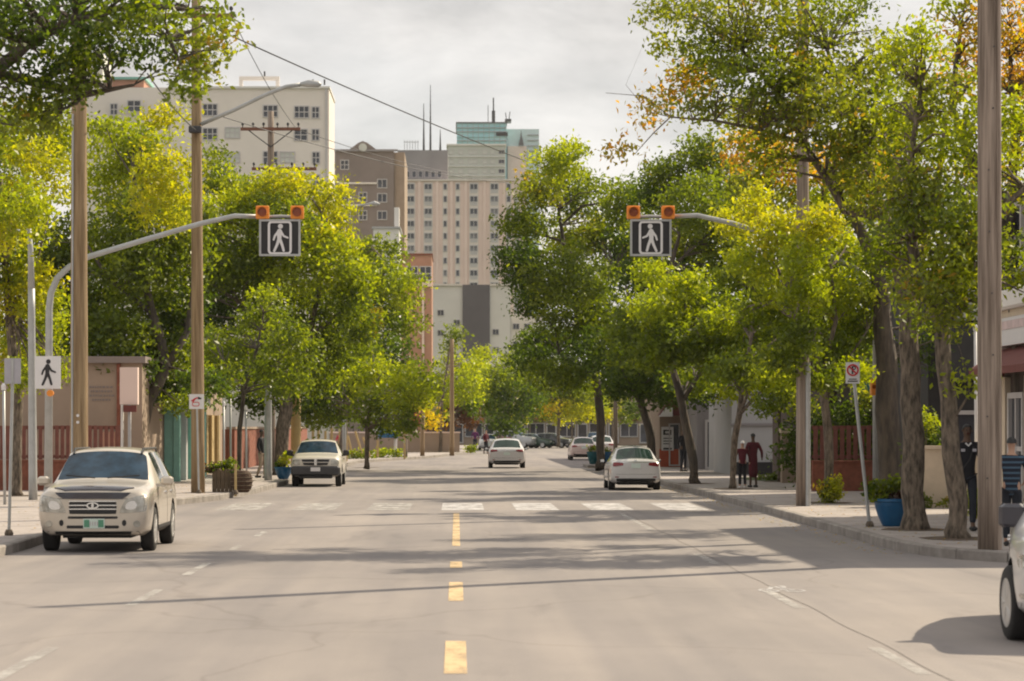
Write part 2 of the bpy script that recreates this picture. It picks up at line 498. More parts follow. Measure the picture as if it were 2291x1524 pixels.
for tab, side in ((LE, -1), (RE, 1)):
    s = MB()
    for a, b, n in kerb_line([(edge(tab, y), y) for y in [120, 135, 144, 150, 155, 165, 180, 200, 230, 262]], 4): stone(s, a, b, n, side)
    tag(s.build('far_kerb_run', M['kerb'], kerb), kind='stuff')

# soil squares round the street trees and by poles
def patch_sheet(name, pts, z, m, **kw):
    s = MB(); s.sheet(pts, z); return structure(s.build(name, m))
def blob(cx, cy, rx, ry, n=18, j=0.15):
    return [(cx + rx * (1 + random.uniform(-j, j)) * math.cos(t), cy + ry * (1 + random.uniform(-j, j)) * math.sin(t)) for t in np.linspace(0, 2 * math.pi, n, endpoint=False)]

# markings
def marking(name, quads, z, m, label):
    for q in quads:
        s = MB(); s.sheet(q, z); o = s.build(name, m); structure(o)
def rect(x0, x1, y0, y1): return [(x0, y0), (x1, y0), (x1, y1), (x0, y1)]
zs = []
for k in range(-4, 5):
    cx = wx(1035, 65) + (k) * 1.755
    if abs(cx) > 6.6: continue
    o = MB().sheet(rect(cx - 0.5, cx + 0.5, 62.6, 68.4), 0.004).build('crosswalk_stripe', M['white_paint'] if k >= 0 else M['faded_paint'])
    structure(o)
def yof(py): return F * EYE / (py - VY)
for (a, b, w) in ((1222, 1148, .13), (1271, 1257, .17), (1345, 1303, .17), (1508, 1435, .185)):
    structure(MB().sheet(rect(-0.01 - w / 2, -0.01 + w / 2, yof(a), yof(b)), 0.004).build('yellow_dash', M['yellow_paint']))
for (a, b, f) in ((1540, 1450, 1), (1356, 1320, 1), (1287, 1260, 0), (1232, 1220, 0), (1200, 1190, 0)):
    structure(MB().sheet(rect(-3.62, -3.5, yof(a), yof(b)), 0.004).build('lane_dash', M['faded_paint']))
for (a, b, f) in ((1510, 1450, 0), (1362, 1322, 0), (1186, 1150, 1), (1262, 1240, 1)):
    structure(MB().sheet(rect(3.62, 3.74, yof(a), yof(b)), 0.004).build('lane_dash', M['faded_paint']))
# dark joint beside the right lane line
j = MB()
yj = np.linspace(18, 60, 80)
for i in range(79):
    xa, xb = 3.80 + 0.02 * math.sin(i * .7), 3.80 + 0.02 * math.sin((i + 1) * .7)
    j.add([(xa, yj[i], .003), (xa + .016, yj[i], .003), (xb + .016, yj[i + 1], .003), (xb, yj[i + 1], .003)], [(0, 1, 2, 3)])
M['joint'] = mat('tar_joint', (0.17, 0.15, 0.14), 0.9)
structure(j.build('road_joint', M['joint']))
# bicycle symbol
bk = MB()
def ring(cx, cy, r, w, sx=1.0, sy=2.4, n=20):
    for k in range(n):
        a, b = 2 * math.pi * k / n, 2 * math.pi * (k + 1) / n
        bk.add([(cx + sx * rr * math.cos(t), cy + sy * rr * math.sin(t), .0045) for rr, t in ((r, a), (r + w, a), (r + w, b), (r, b))], [(0, 1, 2, 3)])
def seg2(x0, y0, x1, y1, w=.035):
    d = Vector((x1 - x0, y1 - y0, 0)); n = Vector((-d.y, d.x, 0)).normalized() * w
    bk.add([(x0 + n.x, y0 + n.y, .0045), (x1 + n.x, y1 + n.y, .0045), (x1 - n.x, y1 - n.y, .0045), (x0 - n.x, y0 - n.y, .0045)], [(0, 1, 2, 3)])
bx, by = 3.86, 31.9
ring(bx - .15, by, .09, .035); ring(bx + .16, by, .09, .035)
for s_ in ((-.15, 0, -.03, 1.0), (-.03, 1.0, .16, 0), (-.15, 0, .02, 0.1), (.02, .1, .12, .95), (-.05, .95, .12, .95), (.12, .95, .1, 1.2)):
    seg2(bx + s_[0], by + s_[1] * .75, bx + s_[2], by + s_[3] * .75, .03)
structure(bk.build('bicycle_marking', M['white_paint']))

hz = bpy.data.materials.new('haze'); hz.use_nodes = True
hz.node_tree.nodes.clear()
pv_ = hz.node_tree.nodes.new('ShaderNodeVolumePrincipled'); pv_.inputs['Density'].default_value = 0.00007; pv_.inputs['Color'].default_value = (.93, .94, .96, 1); pv_.inputs['Anisotropy'].default_value = .2
ho_ = hz.node_tree.nodes.new('ShaderNodeOutputMaterial'); hz.node_tree.links.new(pv_.outputs[0], ho_.inputs['Volume'])
tag(MB().box(-2600, 2600, -80, 4600, -1.1, 132).build('haze', hz), kind='stuff')
# ------------------------------------------------------------------ skyline
def win_mesh(name, w, h, cols=2, rows=1, fr=0.12, pane='window_dark', dep=0.12):
    """window unit: frame ring with mullions standing proud, pane recessed inside; faces -Y, origin at centre of its back"""
    b = MB()
    b.mi = 0
    b.box(-w / 2, w / 2, -dep, 0, h / 2 - fr, h / 2); b.box(-w / 2, w / 2, -dep, 0, -h / 2, -h / 2 + fr)
    b.box(-w / 2, -w / 2 + fr, -dep, 0, -h / 2 + fr, h / 2 - fr); b.box(w / 2 - fr, w / 2, -dep, 0, -h / 2 + fr, h / 2 - fr)
    for i in range(1, cols):
        x = -w / 2 + w * i / cols
        b.box(x - fr * .4, x + fr * .4, -dep * .9, 0, -h / 2 + fr, h / 2 - fr)
    for i in range(1, rows):
        z = -h / 2 + h * i / rows
        b.box(-w / 2 + fr, w / 2 - fr, -dep * .8, 0, z - fr * .4, z + fr * .4)
    b.mi = 1
    b.box(-w / 2 + fr, w / 2 - fr, -dep * .35, -0.004, -h / 2 + fr, h / 2 - fr)
    return tmp_mesh(b, [M['window_frame'], M[pane]])
def pbox(mb, px0, px1, py0, py1, Y, dep, z_floor=False):
    """box whose front face fills px/py at distance Y"""
    mb.box(wx(px0, Y), wx(px1, Y), Y, Y + dep, 0 if z_floor else wz(py1, Y), wz(py0, Y))

# 1 large pale block upper left
Y = 340
b = thing('apartment_block', (wx(560, Y), Y, 0), 'large pale beige block rising behind the left trees, with few small windows', 'building')
w = MB(); pbox(w, 380, 736, 198, 955, Y, 15, True); w.build('wall', M['tower_beige'], b)
w = MB(); pbox(w, 190, 379, 196, 955, Y + 1.0, 30, True); w.build('wall', M['tower_beige'], b)
w = MB(); pbox(w, 186, 230, 120, 195, Y + 2, 8); w.build('lift_tower', M['tower_beige'], b)
w = MB(); pbox(w, 238, 322, 178, 195.5, Y + 2, 8); w.build('penthouse', M['orange_brick'], b)
w = MB(); pbox(w, 234, 326, 172, 177.5, Y + 1.5, 9); w.build('penthouse_roof', M['mint'], b)
w = MB(); pbox(w, 376, 738, 193, 197.6, Y - 0.3, 15.5); w.build('parapet', M['concrete_white'], b)
w = MB()
for a, c in ((535, 543), (617, 625)): pbox(w, a, c, 180, 192.6, Y + 3, .5)
pbox(w, 535, 625, 171, 179.6, Y + 3, .5); w.build('roof_frame', M['tower_beige'], b)
for px in (592, 700, 726): 
    w = MB(); w.tube([P(px, 190 if px > 600 else 171, Y + 5), P(px, 160 if px < 600 else 178, Y + 5)], .12, 5); w.build('roof_mast', M['steel_dark'], b)
big, mid, sml = win_mesh('w', 1.75, 1.45, 3, 2), win_mesh('w', 1.6, 1.4, 2, 2), win_mesh('w', .95, 1.4, 2, 2)
bw = win_mesh('w', 1.75, 1.3, 3, 2, pane='window_light')
for px, py, me in ((470, 246, big), (605, 249, big), (675, 251, big), (706, 252, sml), (520, 297, bw), (673, 302, mid), (706, 302, sml),
                   (605, 352, big), (643, 352, bw), (707, 353, sml), (300, 238, mid), (255, 245, sml), (470, 300, big), (707, 404, sml), (675, 404, mid), (605, 404, big), (520, 352, bw)):
    inst('window', me, b, (wx(px, Y), Y - .003, wz(py, Y)), scale=(1.12, 1, 1.12))
w = MB(); pbox(w, 728, 732, 198, 900, Y - .25, .24); w.build('downpipe', M['window_frame'], b)

# 2 brown gabled block
Y = 400
b = thing('gabled_building', (wx(820, Y), Y, 0), 'brown masonry building with a pointed gable and round opening, right of the pale block', 'building')
w = MB(); pbox(w, 749, 881, 338, 955, Y, 25, True); w.build('wall', M['brown'], b)
w = MB(); pbox(w, 881.5, 905, 341, 955, Y + .5, 24, True); w.build('wall', M['beige'], b)
gp = [(wx(778, Y), wz(338, Y) + .01), (wx(846, Y), wz(338, Y) + .01), (wx(822, Y), wz(320, Y)), (wx(812, Y), wz(316, Y)), (wx(802, Y), wz(320, Y))]
w = MB(); w.prism(gp, Y - .3, Y + 1.2); w.build('gable', M['brown'], b)
w = MB(); w.lathe([(.62, 0), (.62, .3)], (wx(812, Y), Y - .62, wz(331, Y)), 16, 'y'); w.build('round_window', M['window_light'], b)
for py in (408, 457):
    w = MB(); pbox(w, 757, 843, py, py + 4, Y - .3, .28); w.build('stone_band', M['tower_beige'], b)
w = MB(); pbox(w, 745, 890, 334, 338.4, Y - .5, .4); w.build('cornice', M['tower_grey'], b)
bw1 = win_mesh('w', 1.3, 1.5, 2, 2); bw2 = win_mesh('w', 1.5, 1.4, 2, 1)
for px, py in ((771, 369), (771, 441), (855, 411), (855, 443), (855, 482), (775, 482), (812, 441), (812, 482)):
    inst('window', bw1 if px < 850 else bw2, b, (wx(px, Y), Y - .003, wz(py, Y)))

# small white roof in front of it
Y = 330
b = thing('white_annexe', (wx(862, Y), Y, 0), 'low plain white building in front of the brown gabled block', 'building')
w = MB(); pbox(w, 835, 893, 512, 955, Y, 12, True); w.build('wall', M['concrete_white'], b)
w = MB(); pbox(w, 832, 896, 507, 511.6, Y - .2, 12.4); w.build('roof_edge', M['light_wall'], b)
w = MB(); pbox(w, 882, 893, 464, 506.5, Y + 3, 3); w.build('chimney', M['concrete_white'], b)

# 3 pink tower
Y = 610
b = thing('pink_tower', (wx(1020, Y), Y, 0), 'tall pinkish tower with columns of paired dark windows in the centre of the skyline', 'building')
w = MB(); pbox(w, 890, 1150, 405, 955, Y, 22, True); w.build('wall', M['tower_pink'], b)
cols = [(918, 18), (958, 17), (996, 9), (1024, 9), (1060, 17), (1106, 17), (1138, 10)]
tw = {18: win_mesh('w', 1.75, 1.25, 2, 1, .14), 17: win_mesh('w', 1.65, 1.25, 2, 1, .14), 9: win_mesh('w', .8, 1.25, 1, 1, .12), 10: win_mesh('w', .9, 1.25, 1, 1, .12)}
tw2 = {18: win_mesh('w', 1.75, 1.25, 2, 1, .14, pane='window_mid'), 17: win_mesh('w', 1.65, 1.25, 2, 1, .14, pane='window_mid'), 9: win_mesh('w', .8, 1.25, 1, 1, .12, pane='window_mid'), 10: win_mesh('w', .9, 1.25, 1, 1, .12, pane='window_mid')}
for px, cw in cols:
    w = MB(); pbox(w, px - cw * .6, px + cw * .6, 408, 662, Y - .15, .147); w.build('window_column', M['tower_cream'], b)
    sp = MB(); pbox(sp, px - cw * .42, px + cw * .42, 423.5 - 0, 430, Y - .19, .038)
    spm = None
    for r_ in range(9):
        py = 418 + 27.6 * r_
        inst('window', (tw if random.random() < .7 else tw2)[cw], b, (wx(px, Y), Y - .154, wz(py, Y)), scale=(1.12, 1, 1.2))
        if cw > 10:
            s = MB(); pbox(s, px - cw * .45, px + cw * .45, py + 7.5, py + 14, Y - .22, .066); s.build('spandrel', M['window_frame'], b)
for px in (938, 978, 1010, 1042, 1084, 1128):
    w = MB(); pbox(w, px - 3, px + 3, 405, 660, Y - .35, .347); w.build('rib', M['tower_pink'], b)
w = MB(); pbox(w, 888, 1152, 401, 404.6, Y - .5, 23); w.build('parapet', M['tower_cream'], b)
# dark plant storey on top
w = MB(); pbox(w, 890, 1002, 336, 400.6, Y + 4, 16); w.build('plant_storey', M['tower_grey'], b)
pw = win_mesh('w', 1.0, 1.5, 1, 1, .1)
for i in range(7): inst('window', pw, b, (wx(898 + i * 14.2, Y + 4), Y + 3.99, wz(390, Y + 4)))
for px, a in ((963, 190), (948, 232), (985, 290)):
    w = MB(); w.tube([P(px, 337, Y + 8), P(px, (a + 337) / 2, Y + 8), P(px, a, Y + 8)], [.28, .16, .07], 6); w.build('mast', M['steel_dark'], b)
w = MB()
for i in range(6): w.tube([P(905 + i * 6, 336, Y + 9), P(905 + i * 6, 314, Y + 9)], .07, 4)
w.tube([P(903, 318, Y + 9), P(937, 318, Y + 9)], .07, 4); w.build('roof_railing', M['metal'], b)

# 4 pale green block with square windows
Y = 700
b = thing('pale_green_block', (wx(1070, Y), Y, 0), 'pale grey green block with rows of light square windows below the teal glass tower', 'building')
w = MB(); pbox(w, 1001, 1131, 326, 955, Y, 25, True); w.build('wall', M['pale_green'], b)
w = MB(); pbox(w, 1131.5, 1160, 440, 955, Y + 1, 25, True); w.build('wall', M['light_wall'], b)
lw = win_mesh('w', 1.2, 1.2, 1, 1, .1, pane='window_light'); lw2 = win_mesh('w', 2.3, 1.2, 2, 1, .1, pane='window_light'); dw = win_mesh('w', 1.6, 1.1, 2, 1, .1)
for r_ in range(4):
    for px, me in ((1010, lw), (1031, lw), (1058, lw2), (1085, lw), (1102, lw), (1122, dw)):
        inst('window', me, b, (wx(px, Y), Y - .003, wz(340 + r_ * 21.5, Y)))
    w = MB(); pbox(w, 1001, 1131, 350 + r_ * 21.5, 351.5 + r_ * 21.5, Y - .3, .29); w.build('floor_band', M['concrete_white'], b)
w = MB(); pbox(w, 999, 1133, 322, 325.7, Y - .4, 26); w.build('parapet', M['concrete_white'], b)
for i in range(4): inst('window', dw, b, (wx(1146, Y + 1), Y + .99, wz(452 + i * 20, Y + 1)))

# 5 teal glass tower
Y = 900
b = thing('teal_glass_tower', (wx(1110, Y), Y, 0), 'farthest tower with teal glass top and an antenna, above the pale green block', 'building')
w = MB(); pbox(w, 1022, 1133, 276, 955, Y, 30, True); w.build('glass_wall', M['teal_glass'], b)
w = MB(); pbox(w, 1133.5, 1206, 289, 955, Y + 6, 24, True); w.build('side_wall', M['teal_side'], b)
w = MB(); pbox(w, 1136, 1178, 327, 955, Y + 5, .9, True); w.build('stone_face', M['tower_pink'], b)
for py in (285, 294, 305, 314):
    w = MB(); pbox(w, 1022, 1133, py, py + 1.6, Y - .4, .39); w.build('mullion_band', M['light_wall'] if py != 305 else M['teal_glass'], b)
for py in (301, 313, 325, 337, 349):
    w = MB(); pbox(w, 1180, 1206, py, py + 2, Y + 5.5, .49); w.build('mullion_band', M['light_wall'], b)
for px in range(1034, 1132, 12):
    w = MB(); pbox(w, px, px + .8, 277, 322, Y - .55, .14); w.build('mullion', M['light_wall'], b)
w = MB(); pbox(w, 1020, 1135, 273, 275.6, Y - .5, 31); w.build('parapet', M['panel_dark'], b)
w = MB(); pbox(w, 1110, 1136, 296, 304, Y - .8, .38); w.build('louvre_panel', M['dark_wall'], b)
w = MB(); w.prism([(wx(1160, Y + 4), wz(325, Y + 4)), (wx(1172, Y + 4), wz(325, Y + 4)), (wx(1168, Y + 4), wz(306, Y + 4)), (wx(1166, Y + 4), wz(290, Y + 4)), (wx(1164, Y + 4), wz(306, Y + 4))], Y + 4.3, Y + 4.9)
w.build('wall_emblem', M['panel_dark'], b)
w = MB(); w.tube([P(1104, 275, Y + 9), P(1104, 248, Y + 9)], .6, 6); w.tube([P(1104, 248, Y + 9), P(1104, 219, Y + 9)], .25, 6); w.build('mast', M['steel_dark'], b)
w = MB(); w.tube([P(1092, 275, Y + 9), P(1092, 235, Y + 9)], .12, 5); w.build('mast', M['steel_dark'], b)
w = MB(); pbox(w, 1130, 1144, 266, 272, Y + 8, 6); w.tube([P(1133, 266, Y + 10), P(1131, 252, Y + 10)], .15, 5); w.tube([P(1139, 266, Y + 10), P(1141, 250, Y + 10)], .15, 5); w.build('roof_plant', M['steel_dark'], b)

# 6 white block with dark panel
Y = 450
b = thing('white_block', (wx(1060, Y), Y, 0), 'whitish concrete block with one tall dark grey panel, at the end of the street', 'building')
w = MB(); pbox(w, 967, 1142, 640, 955, Y, 20, True); w.build('wall', M['concrete_white'], b)
w = MB(); pbox(w, 1142.5, 1215, 703, 955, Y + 1, 20, True); w.build('wall', M['tower_beige'], b)
w = MB(); pbox(w, 1035, 1096, 637, 800, Y - .4, .39); w.build('dark_panel', M['panel_dark'], b)
w = MB(); pbox(w, 965, 1034, 635, 639.5, Y - .3, 20); w.build('parapet', M['tower_beige'], b)
w = MB(); pbox(w, 1097, 1144, 635, 639.5, Y - .3, 20); w.build('parapet', M['tower_beige'], b)
sq = win_mesh('w', 1.1, 1.0, 2, 1, .08)
for px, py in ((1109, 743), (1109, 783), (1109, 703), (986, 700), (986, 745), (1022, 722), (1155, 730), (1155, 770), (1180, 730)):
    if (px, py) == (1109, 703): continue
    inst('window', sq, b, (wx(px, Y), Y - .003 if px < 1142 else Y + .99, wz(py, Y)))
# 7 orange brick slab
Y = 350
b = thing('brick_slab', (wx(935, Y), Y, 0), 'orange brick building edge squeezed between left trees and white block', 'building')
w = MB(); pbox(w, 893, 966, 571, 955, Y, 15, True); w.build('wall', M['orange_brick'], b)
w = MB(); pbox(w, 891, 968, 567, 570.6, Y - .3, 15.4); w.build('cornice', M['brick'], b)
w = MB(); pbox(w, 936, 966, 632, 641, Y - .5, .49); w.build('ledge', M['tower_pink'], b)
w = MB(); pbox(w, 944, 949, 645, 955, Y - .3, .29, True); w.build('pilaster', M['tower_pink'], b)
bk1 = win_mesh('w', 1.6, 1.9, 2, 2, .12)
for px, py in ((922, 612), (952, 612)): inst('window', bk1, b, (wx(px, Y), Y - .003, wz(py, Y)))

# far terrace closing the street
Y = 285
b = thing('far_terrace', (wx(1200, Y), Y, 0), 'low tan row of shops at the far end behind the parked cars', 'building')
w = MB(); w.box(-3, 32, Y, Y + 10, 0, 6.2); w.build('wall', M['beige'], b)
w = MB(); w.box(-3.2, 32.2, Y - .3, Y - .01, 5.6, 6.4); w.build('cornice', M['cream'], b)
shopw = win_mesh('w', 1.9, 1.5, 2, 1, .1); doorw = win_mesh('w', 1.1, 2.1, 1, 1, .12, pane='window_dark')
for i in range(10):
    x = -1.5 + i * 3.3
    inst('window', shopw, b, (x, Y - .003, 1.6)); inst('door', doorw, b, (x + 1.65, Y - .003, 1.25))
    w = MB(); w.box(x - 1.0, x + 1.0, Y - .9, Y - .01, 2.6, 2.9); w.build('canopy', M['brown' if i % 3 else 'awning_red'], b)
# ------------------------------------------------------------------ buildings and fences along the street
def board_fence(name, label, x0, x1, Y, n, brick_top=0.95, top=2.0, m='fence_red'):
    f = thing(name, ((x0 + x1) / 2, Y, KZ), label, 'fence')
    w = MB(); w.box(x0, x1, Y, Y + .25, 0, brick_top); w.build('brick_base', M['brick'], f)
    w = MB(); w.box(x0, x1, Y - .03, Y + .28, brick_top + .002, brick_top + .06); w.build('coping', M['brick'], f)
    w = MB(); w.box(x0, x1, Y + .1, Y + .15, top - .12, top - .02); w.build('rail', M[m], f)
    w = MB(); w.box(x0, x1, Y + .1, Y + .15, brick_top + .12, brick_top + .2); w.build('rail', M[m], f)
    st = (x1 - x0) / n
    sl = MB(); sl.box(-st * .33, st * .33, -.02, .02, 0, top - brick_top - .1)
    me = tmp_mesh(sl, [M[m]])
    for i in range(n):
        inst('slat', me, f, (x0 + st * (i + .5), Y + .075, brick_top + .08 + random.uniform(-.01, .01)))
    return f
board_fence('slat_fence', 'red brown slat fence on brick base at far left behind sign posts', -13.6, -9.55, 76, 26)
board_fence('slat_fence', 'red brown slat fence on brick base behind the tree with yellow shrub', 9.95, 14.6, 75, 25)

b = thing('corner_building', (-13, 82, KZ), 'beige corner building with faded wall lettering behind the left slat fence', 'building')
w = MB(); w.box(-18, -9.62, 82, 110, 0, 3.9); w.build('wall', M['beige'], b)
w = MB(); w.box(-18.1, -9.5, 81.8, 110, 3.901, 4.1); w.build('parapet', M['brown'], b)
w = MB()
for i, (a, c) in enumerate(((200, 254), (203, 250), (200, 256), (206, 248))):
    x = wx(a, 82)
    while x < wx(c, 82):
        l = random.uniform(.03, .09); w.box(x, x + l, 81.985, 81.998, wz(866 + i * 9.5, 82) - .035, wz(866 + i * 9.5, 82) + .03); x += l + .03
w.build('wall_lettering', M['brown'], b)
w = MB(); w.box(wx(262, 82), wx(270, 82), 81.9, 81.998, 0, 3.88); w.build('corner_post', M['brick'], b)
w = MB(); pbox(w, 228, 256, 966, 1040, 81.6, .35); w.build('red_hatch', M['orange_brick'], b)
ww = win_mesh('w', 1.1, 1.4, 2, 2, .1)
# street side of it: mint shopfront
w = MB(); w.box(-9.6, -9.3, 88, 97.5, 0, 2.6); w.build('shop_front', M['mint'], b)
for k, yy in enumerate(np.linspace(88.2, 97.2, 5)):
    w = MB(); w.box(-9.29, -9.1, yy - .25, yy + .25, 0, 2.7); w.build('shop_column', M['mint'] if k % 2 == 0 else M['light_wall'], b)
w = MB(); w.box(-9.6, -9.0, 87.6, 98, 2.71, 3.3); w.build('shop_fascia', M['light_wall'], b)
w = MB(); w.prism([(-9.6, 2.8), (-9.6, 3.9), (-8.6, 2.8)], 85, 87.5); w.build('awning', M['concrete_white'], b)
for yy in (99, 101.5, 104, 106.5):
    w = MB(); w.box(-9.61, -9.45, yy - .5, yy + .5, .1, 2.4); w.build('board', M['yellow_post'], b)

b = thing('notice_pillar', (wx(289, 80.5), 80.5, KZ), 'tall pale pink notice pillar with dark red panel below, beside the beige corner building', 'sign')
w = MB(); pbox(w, 268, 308, 822, 905, 80.5, .3); w.build('board', M['tower_pink'], b)
w = MB(); pbox(w, 270, 275, 905.5, 1080, 80.5, .2); w.build('post', M['concrete_white'], b)
w = MB(); pbox(w, 286, 292, 905.5, 1080, 80.5, .2); w.build('post', M['light_wall'], b)
w = MB(); pbox(w, 276, 305, 907, 922, 80.4, .09); w.build('red_panel', M['awning_red'], b)

# low brick garden wall beyond
b = thing('garden_wall', (-9.3, 125, KZ), 'low reddish brick garden wall along the left pavement behind the pickup', 'wall')
w = MB(); w.box(-9.5, -9.2, 111, 165, 0, 1.85); w.build('brickwork', M['brick'], b)
w = MB(); w.box(-9.55, -9.15, 111, 165, 1.852, 1.95); w.build('coping', M['beige'], b)
w = MB(); w.box(-14, -9.52, 111, 111.3, 0, 1.85); w.build('return_wall', M['brick'], b)
# wooden stakes and far beige wall
for i, (px, Y, h) in enumerate(((700, 128, 1.7), (712, 130, 1.8), (728, 133, 1.6), (742, 135, 1.75), (760, 138, 1.7), (775, 140, 1.7), (905, 150, 1.5))):
    w = MB(); w.box(wx(px, Y) - .06, wx(px, Y) + .06, Y, Y + .12, KZ, h + KZ, .01)
    tag(w.build('wooden_post', M['yellow_post']), 'tan wooden post %s' % ('just above the pickup roof, first of the row', 'above the pickup roof, second of the row', 'above the pickup roof, third of the row', 'at the right end of the pickup roof', 'just right of the pickup cab', 'nearest the timber tree braces', 'alone under the far slim wooden poles')[i], 'post', 'tan wooden posts on the left pavement')
b = thing('beige_wall', (-1.5, 190, KZ), 'long low beige wall crossing the left far end of the street', 'wall')
w = MB(); w.box(-9, 0.2, 190, 190.3, 0, 1.5); w.build('panel', M['beige'], b)
w = MB(); w.box(-9.05, .25, 189.95, 190.35, 1.502, 1.6); w.build('coping', M['tower_pink'], b)
for k in range(24):
    w = MB(); w.box(-8.9 + k * .38, -8.84 + k * .38, 190.1, 190.15, 1.601, 2.1); w.build('picket', M['steel_dark'], b)
b = thing('tree_guard', (wx(815, 150), 150, KZ), 'leaning timber braces propping a young tree on the far left pavement', 'stake')
for a, c in (((790, 1025), (778, 975)), ((810, 1015), (795, 965)), ((828, 1022), (812, 978)), ((845, 1022), (845, 985))):
    w = MB(); w.tube([P(a[0], a[1], 150), P(c[0], c[1], 150)], .07, 6); w.build('brace', M['yellow_post'], b)

# right side
b = thing('brown_shop', (12.3, 50, KZ), 'brown two storey shop with white cornice, white signboard and red awning at right edge', 'building')
Y1 = 56.6; X0 = 11.5
w = MB(); w.box(X0, 22, 42.5, Y1, 0, 6.9); w.build('wall', M['brown_dark'], b)
w = MB(); w.box(X0 - .35, X0 - .002, 42.5, Y1 + .2, 4.35, 4.75, .05); w.build('cornice', M['concrete_white'], b)
w = MB(); w.box(X0 - .18, X0 - .002, 42.5, Y1 + .1, 4.2, 4.349); w.build('cornice_trim', M['cream'], b)
w = MB(); w.box(X0 - .22, X0 - .05, 46.1, Y1 - .5, 3.62, 4.19); w.build('signboard', M['sign_white'], b)
w = MB(); w.box(X0 - .235, X0 - .221, 46.3, Y1 - .9, 3.95, 4.12); w.build('sign_lettering', M['sign_pink'], b)
w = MB()
w.add([(X0 - .003, 46.1, 3.6), (X0 - .003, Y1 - .3, 3.6), (X0 - .75, Y1 - .3, 3.15), (X0 - .75, 46.1, 3.15), (X0 - .75, 46.1, 3.0), (X0 - .75, Y1 - .3, 3.0), (X0 - .003, Y1 - .3, 3.0), (X0 - .003, 46.1, 3.0)],
      [(0, 1, 2, 3), (3, 2, 5, 4), (1, 6, 5, 2), (0, 3, 4, 7)])
w.build('awning', M['awning_red'], b)
for yy in (55.9, 53.6, 51.3, 49):
    w = MB(); w.box(X0 - .12, X0 - .002, yy - .22, yy + .22, 0, 2.98); w.build('pilaster', M['cream'], b)
aw = win_mesh('w', 1.5, 2.3, 2, 2, .12)
for yy in (54.7, 52.4, 50.1): inst('arched_window', aw, b, (X0 - .003, yy, 1.5), rot=(0, 0, -math.pi / 2))
for yy in (54.7, 51.5): inst('window', win_mesh('w', 1.2, 1.5, 1, 2, .12), b, (X0 - .003, yy, 5.8), rot=(0, 0, -math.pi / 2))
w = MB()
for k in range(17): w.box(X0 - .03, X0 - .002, 46.2 + k * .6, 46.23 + k * .6, 4.8, 6.85)
tag(w.build('cladding_strip', M['brown_dark'], b), kind='stuff')

b = thing('dark_shop', (13, 66, KZ), 'dark shop building with pale blue upstairs window behind the near tree', 'building')
w = MB(); w.box(11.6, 20, 66, 74.5, 0, 5.6); w.build('wall', M['dark_wall'], b)
w = MB(); w.box(11.5, 20, 65.8, 74.5, 5.601, 5.8); w.build('parapet', M['brown_dark'], b)
inst('window', win_mesh('w', .55, .75, 1, 1, .06, pane='window_light'), b, (wx(2179, 66), 65.997, wz(680, 66)))
w = MB(); pbox(w, 2140, 2215, 706, 716, 65.6, .39); w.build('shop_ledge', M['light_wall'], b)
w = MB(); pbox(w, 2120, 2230, 720, 850, 65.7, .29); w.build('shop_fascia', M['steel_dark'], b)
inst('door', win_mesh('w', 1.0, 2.2, 1, 1, .1), b, (12.6, 65.997, 1.25))

b = thing('teal_awning_house', (14, 83, KZ), 'low house with a long dark teal awning behind the right slat fence', 'building')
w = MB(); w.box(11.3, 20, 83, 96, 0, 4.6); w.build('wall', M['brown_dark'], b)
w = MB(); w.box(11.2, 20, 82.8, 96, 4.601, 4.9); w.build('parapet', M['brown'], b)
z1, z0 = wz(818, 82), wz(898, 82)
w = MB(); w.add([(12.0, 82.998, z1), (16.5, 82.998, z1), (16.5, 81.6, z0 + .2), (12.0, 81.6, z0 + .2), (12.0, 81.6, z0), (16.5, 81.6, z0), (16.5, 82.998, z0), (12.0, 82.998, z0)], [(0, 1, 2, 3), (3, 2, 5, 4), (1, 6, 5, 2), (0, 3, 4, 7)])
w.build('awning', M['teal'], b)
inst('window', win_mesh('w', 1.2, 1.2, 2, 1, .1), b, (13.2, 82.997, 1.6))

b = thing('cream_wall', (11.2, 59.5, KZ), 'short cream garden wall panel behind the man in black', 'wall')
w = MB(); w.box(10.25, 13.2, 59.6, 59.85, 0, 1.45); w.build('panel', M['cream'], b)
w = MB(); w.box(10.2, 13.25, 59.55, 59.9, 1.452, 1.53); w.build('coping', M['cream'], b)
gpost = thing('gate_pillar', (10.45, 63, KZ), 'slim white pillar topped by a lamp behind the cream wall', 'pillar')
w = MB(); w.box(wx(2062, 63) - .06, wx(2062, 63) + .06, 63, 63.12, 0, 1.95, .01); w.build('shaft', M['concrete_white'], gpost)
w = MB(); w.lathe([(.03, 0), (.08, .08), (.10, .2), (.07, .3), (.01, .36)], (wx(2062, 63), 63.06, 1.95), 12); w.build('lamp', M['lamp_clear'], gpost)

b = thing('white_house', (11.5, 101, KZ), 'plain pale grey wall of a house behind the walkers in maroon', 'building')
w = MB(); w.box(10.35, 20, 101, 108, 0, 3.9); w.build('wall', M['light_wall'], b)
w = MB(); w.box(10.33, 20, 100.96, 100.998, 0, .62); w.build('dark_plinth', M['dark_wall'], b)
w = MB(); w.box(10.3, 20, 100.9, 100.998, 2.0, 2.08); w.build('band', M['tower_grey'], b)
w = MB(); w.box(10.1, 20, 100.6, 108, 3.902, 4.15); w.build('eaves', M['panel_dark'], b)
b = thing('beige_gatepost', (10.6, 86, KZ), 'square beige stone gate post between white house and wooden pole', 'post')
w = MB(); w.box(wx(1750, 86), wx(1783, 86), 86, 86.5, 0, 1.75); w.build('shaft', M['beige'], b)
w = MB(); w.box(wx(1747, 86), wx(1786, 86), 85.95, 86.55, 1.752, 1.9); w.build('cap', M['cream'], b)

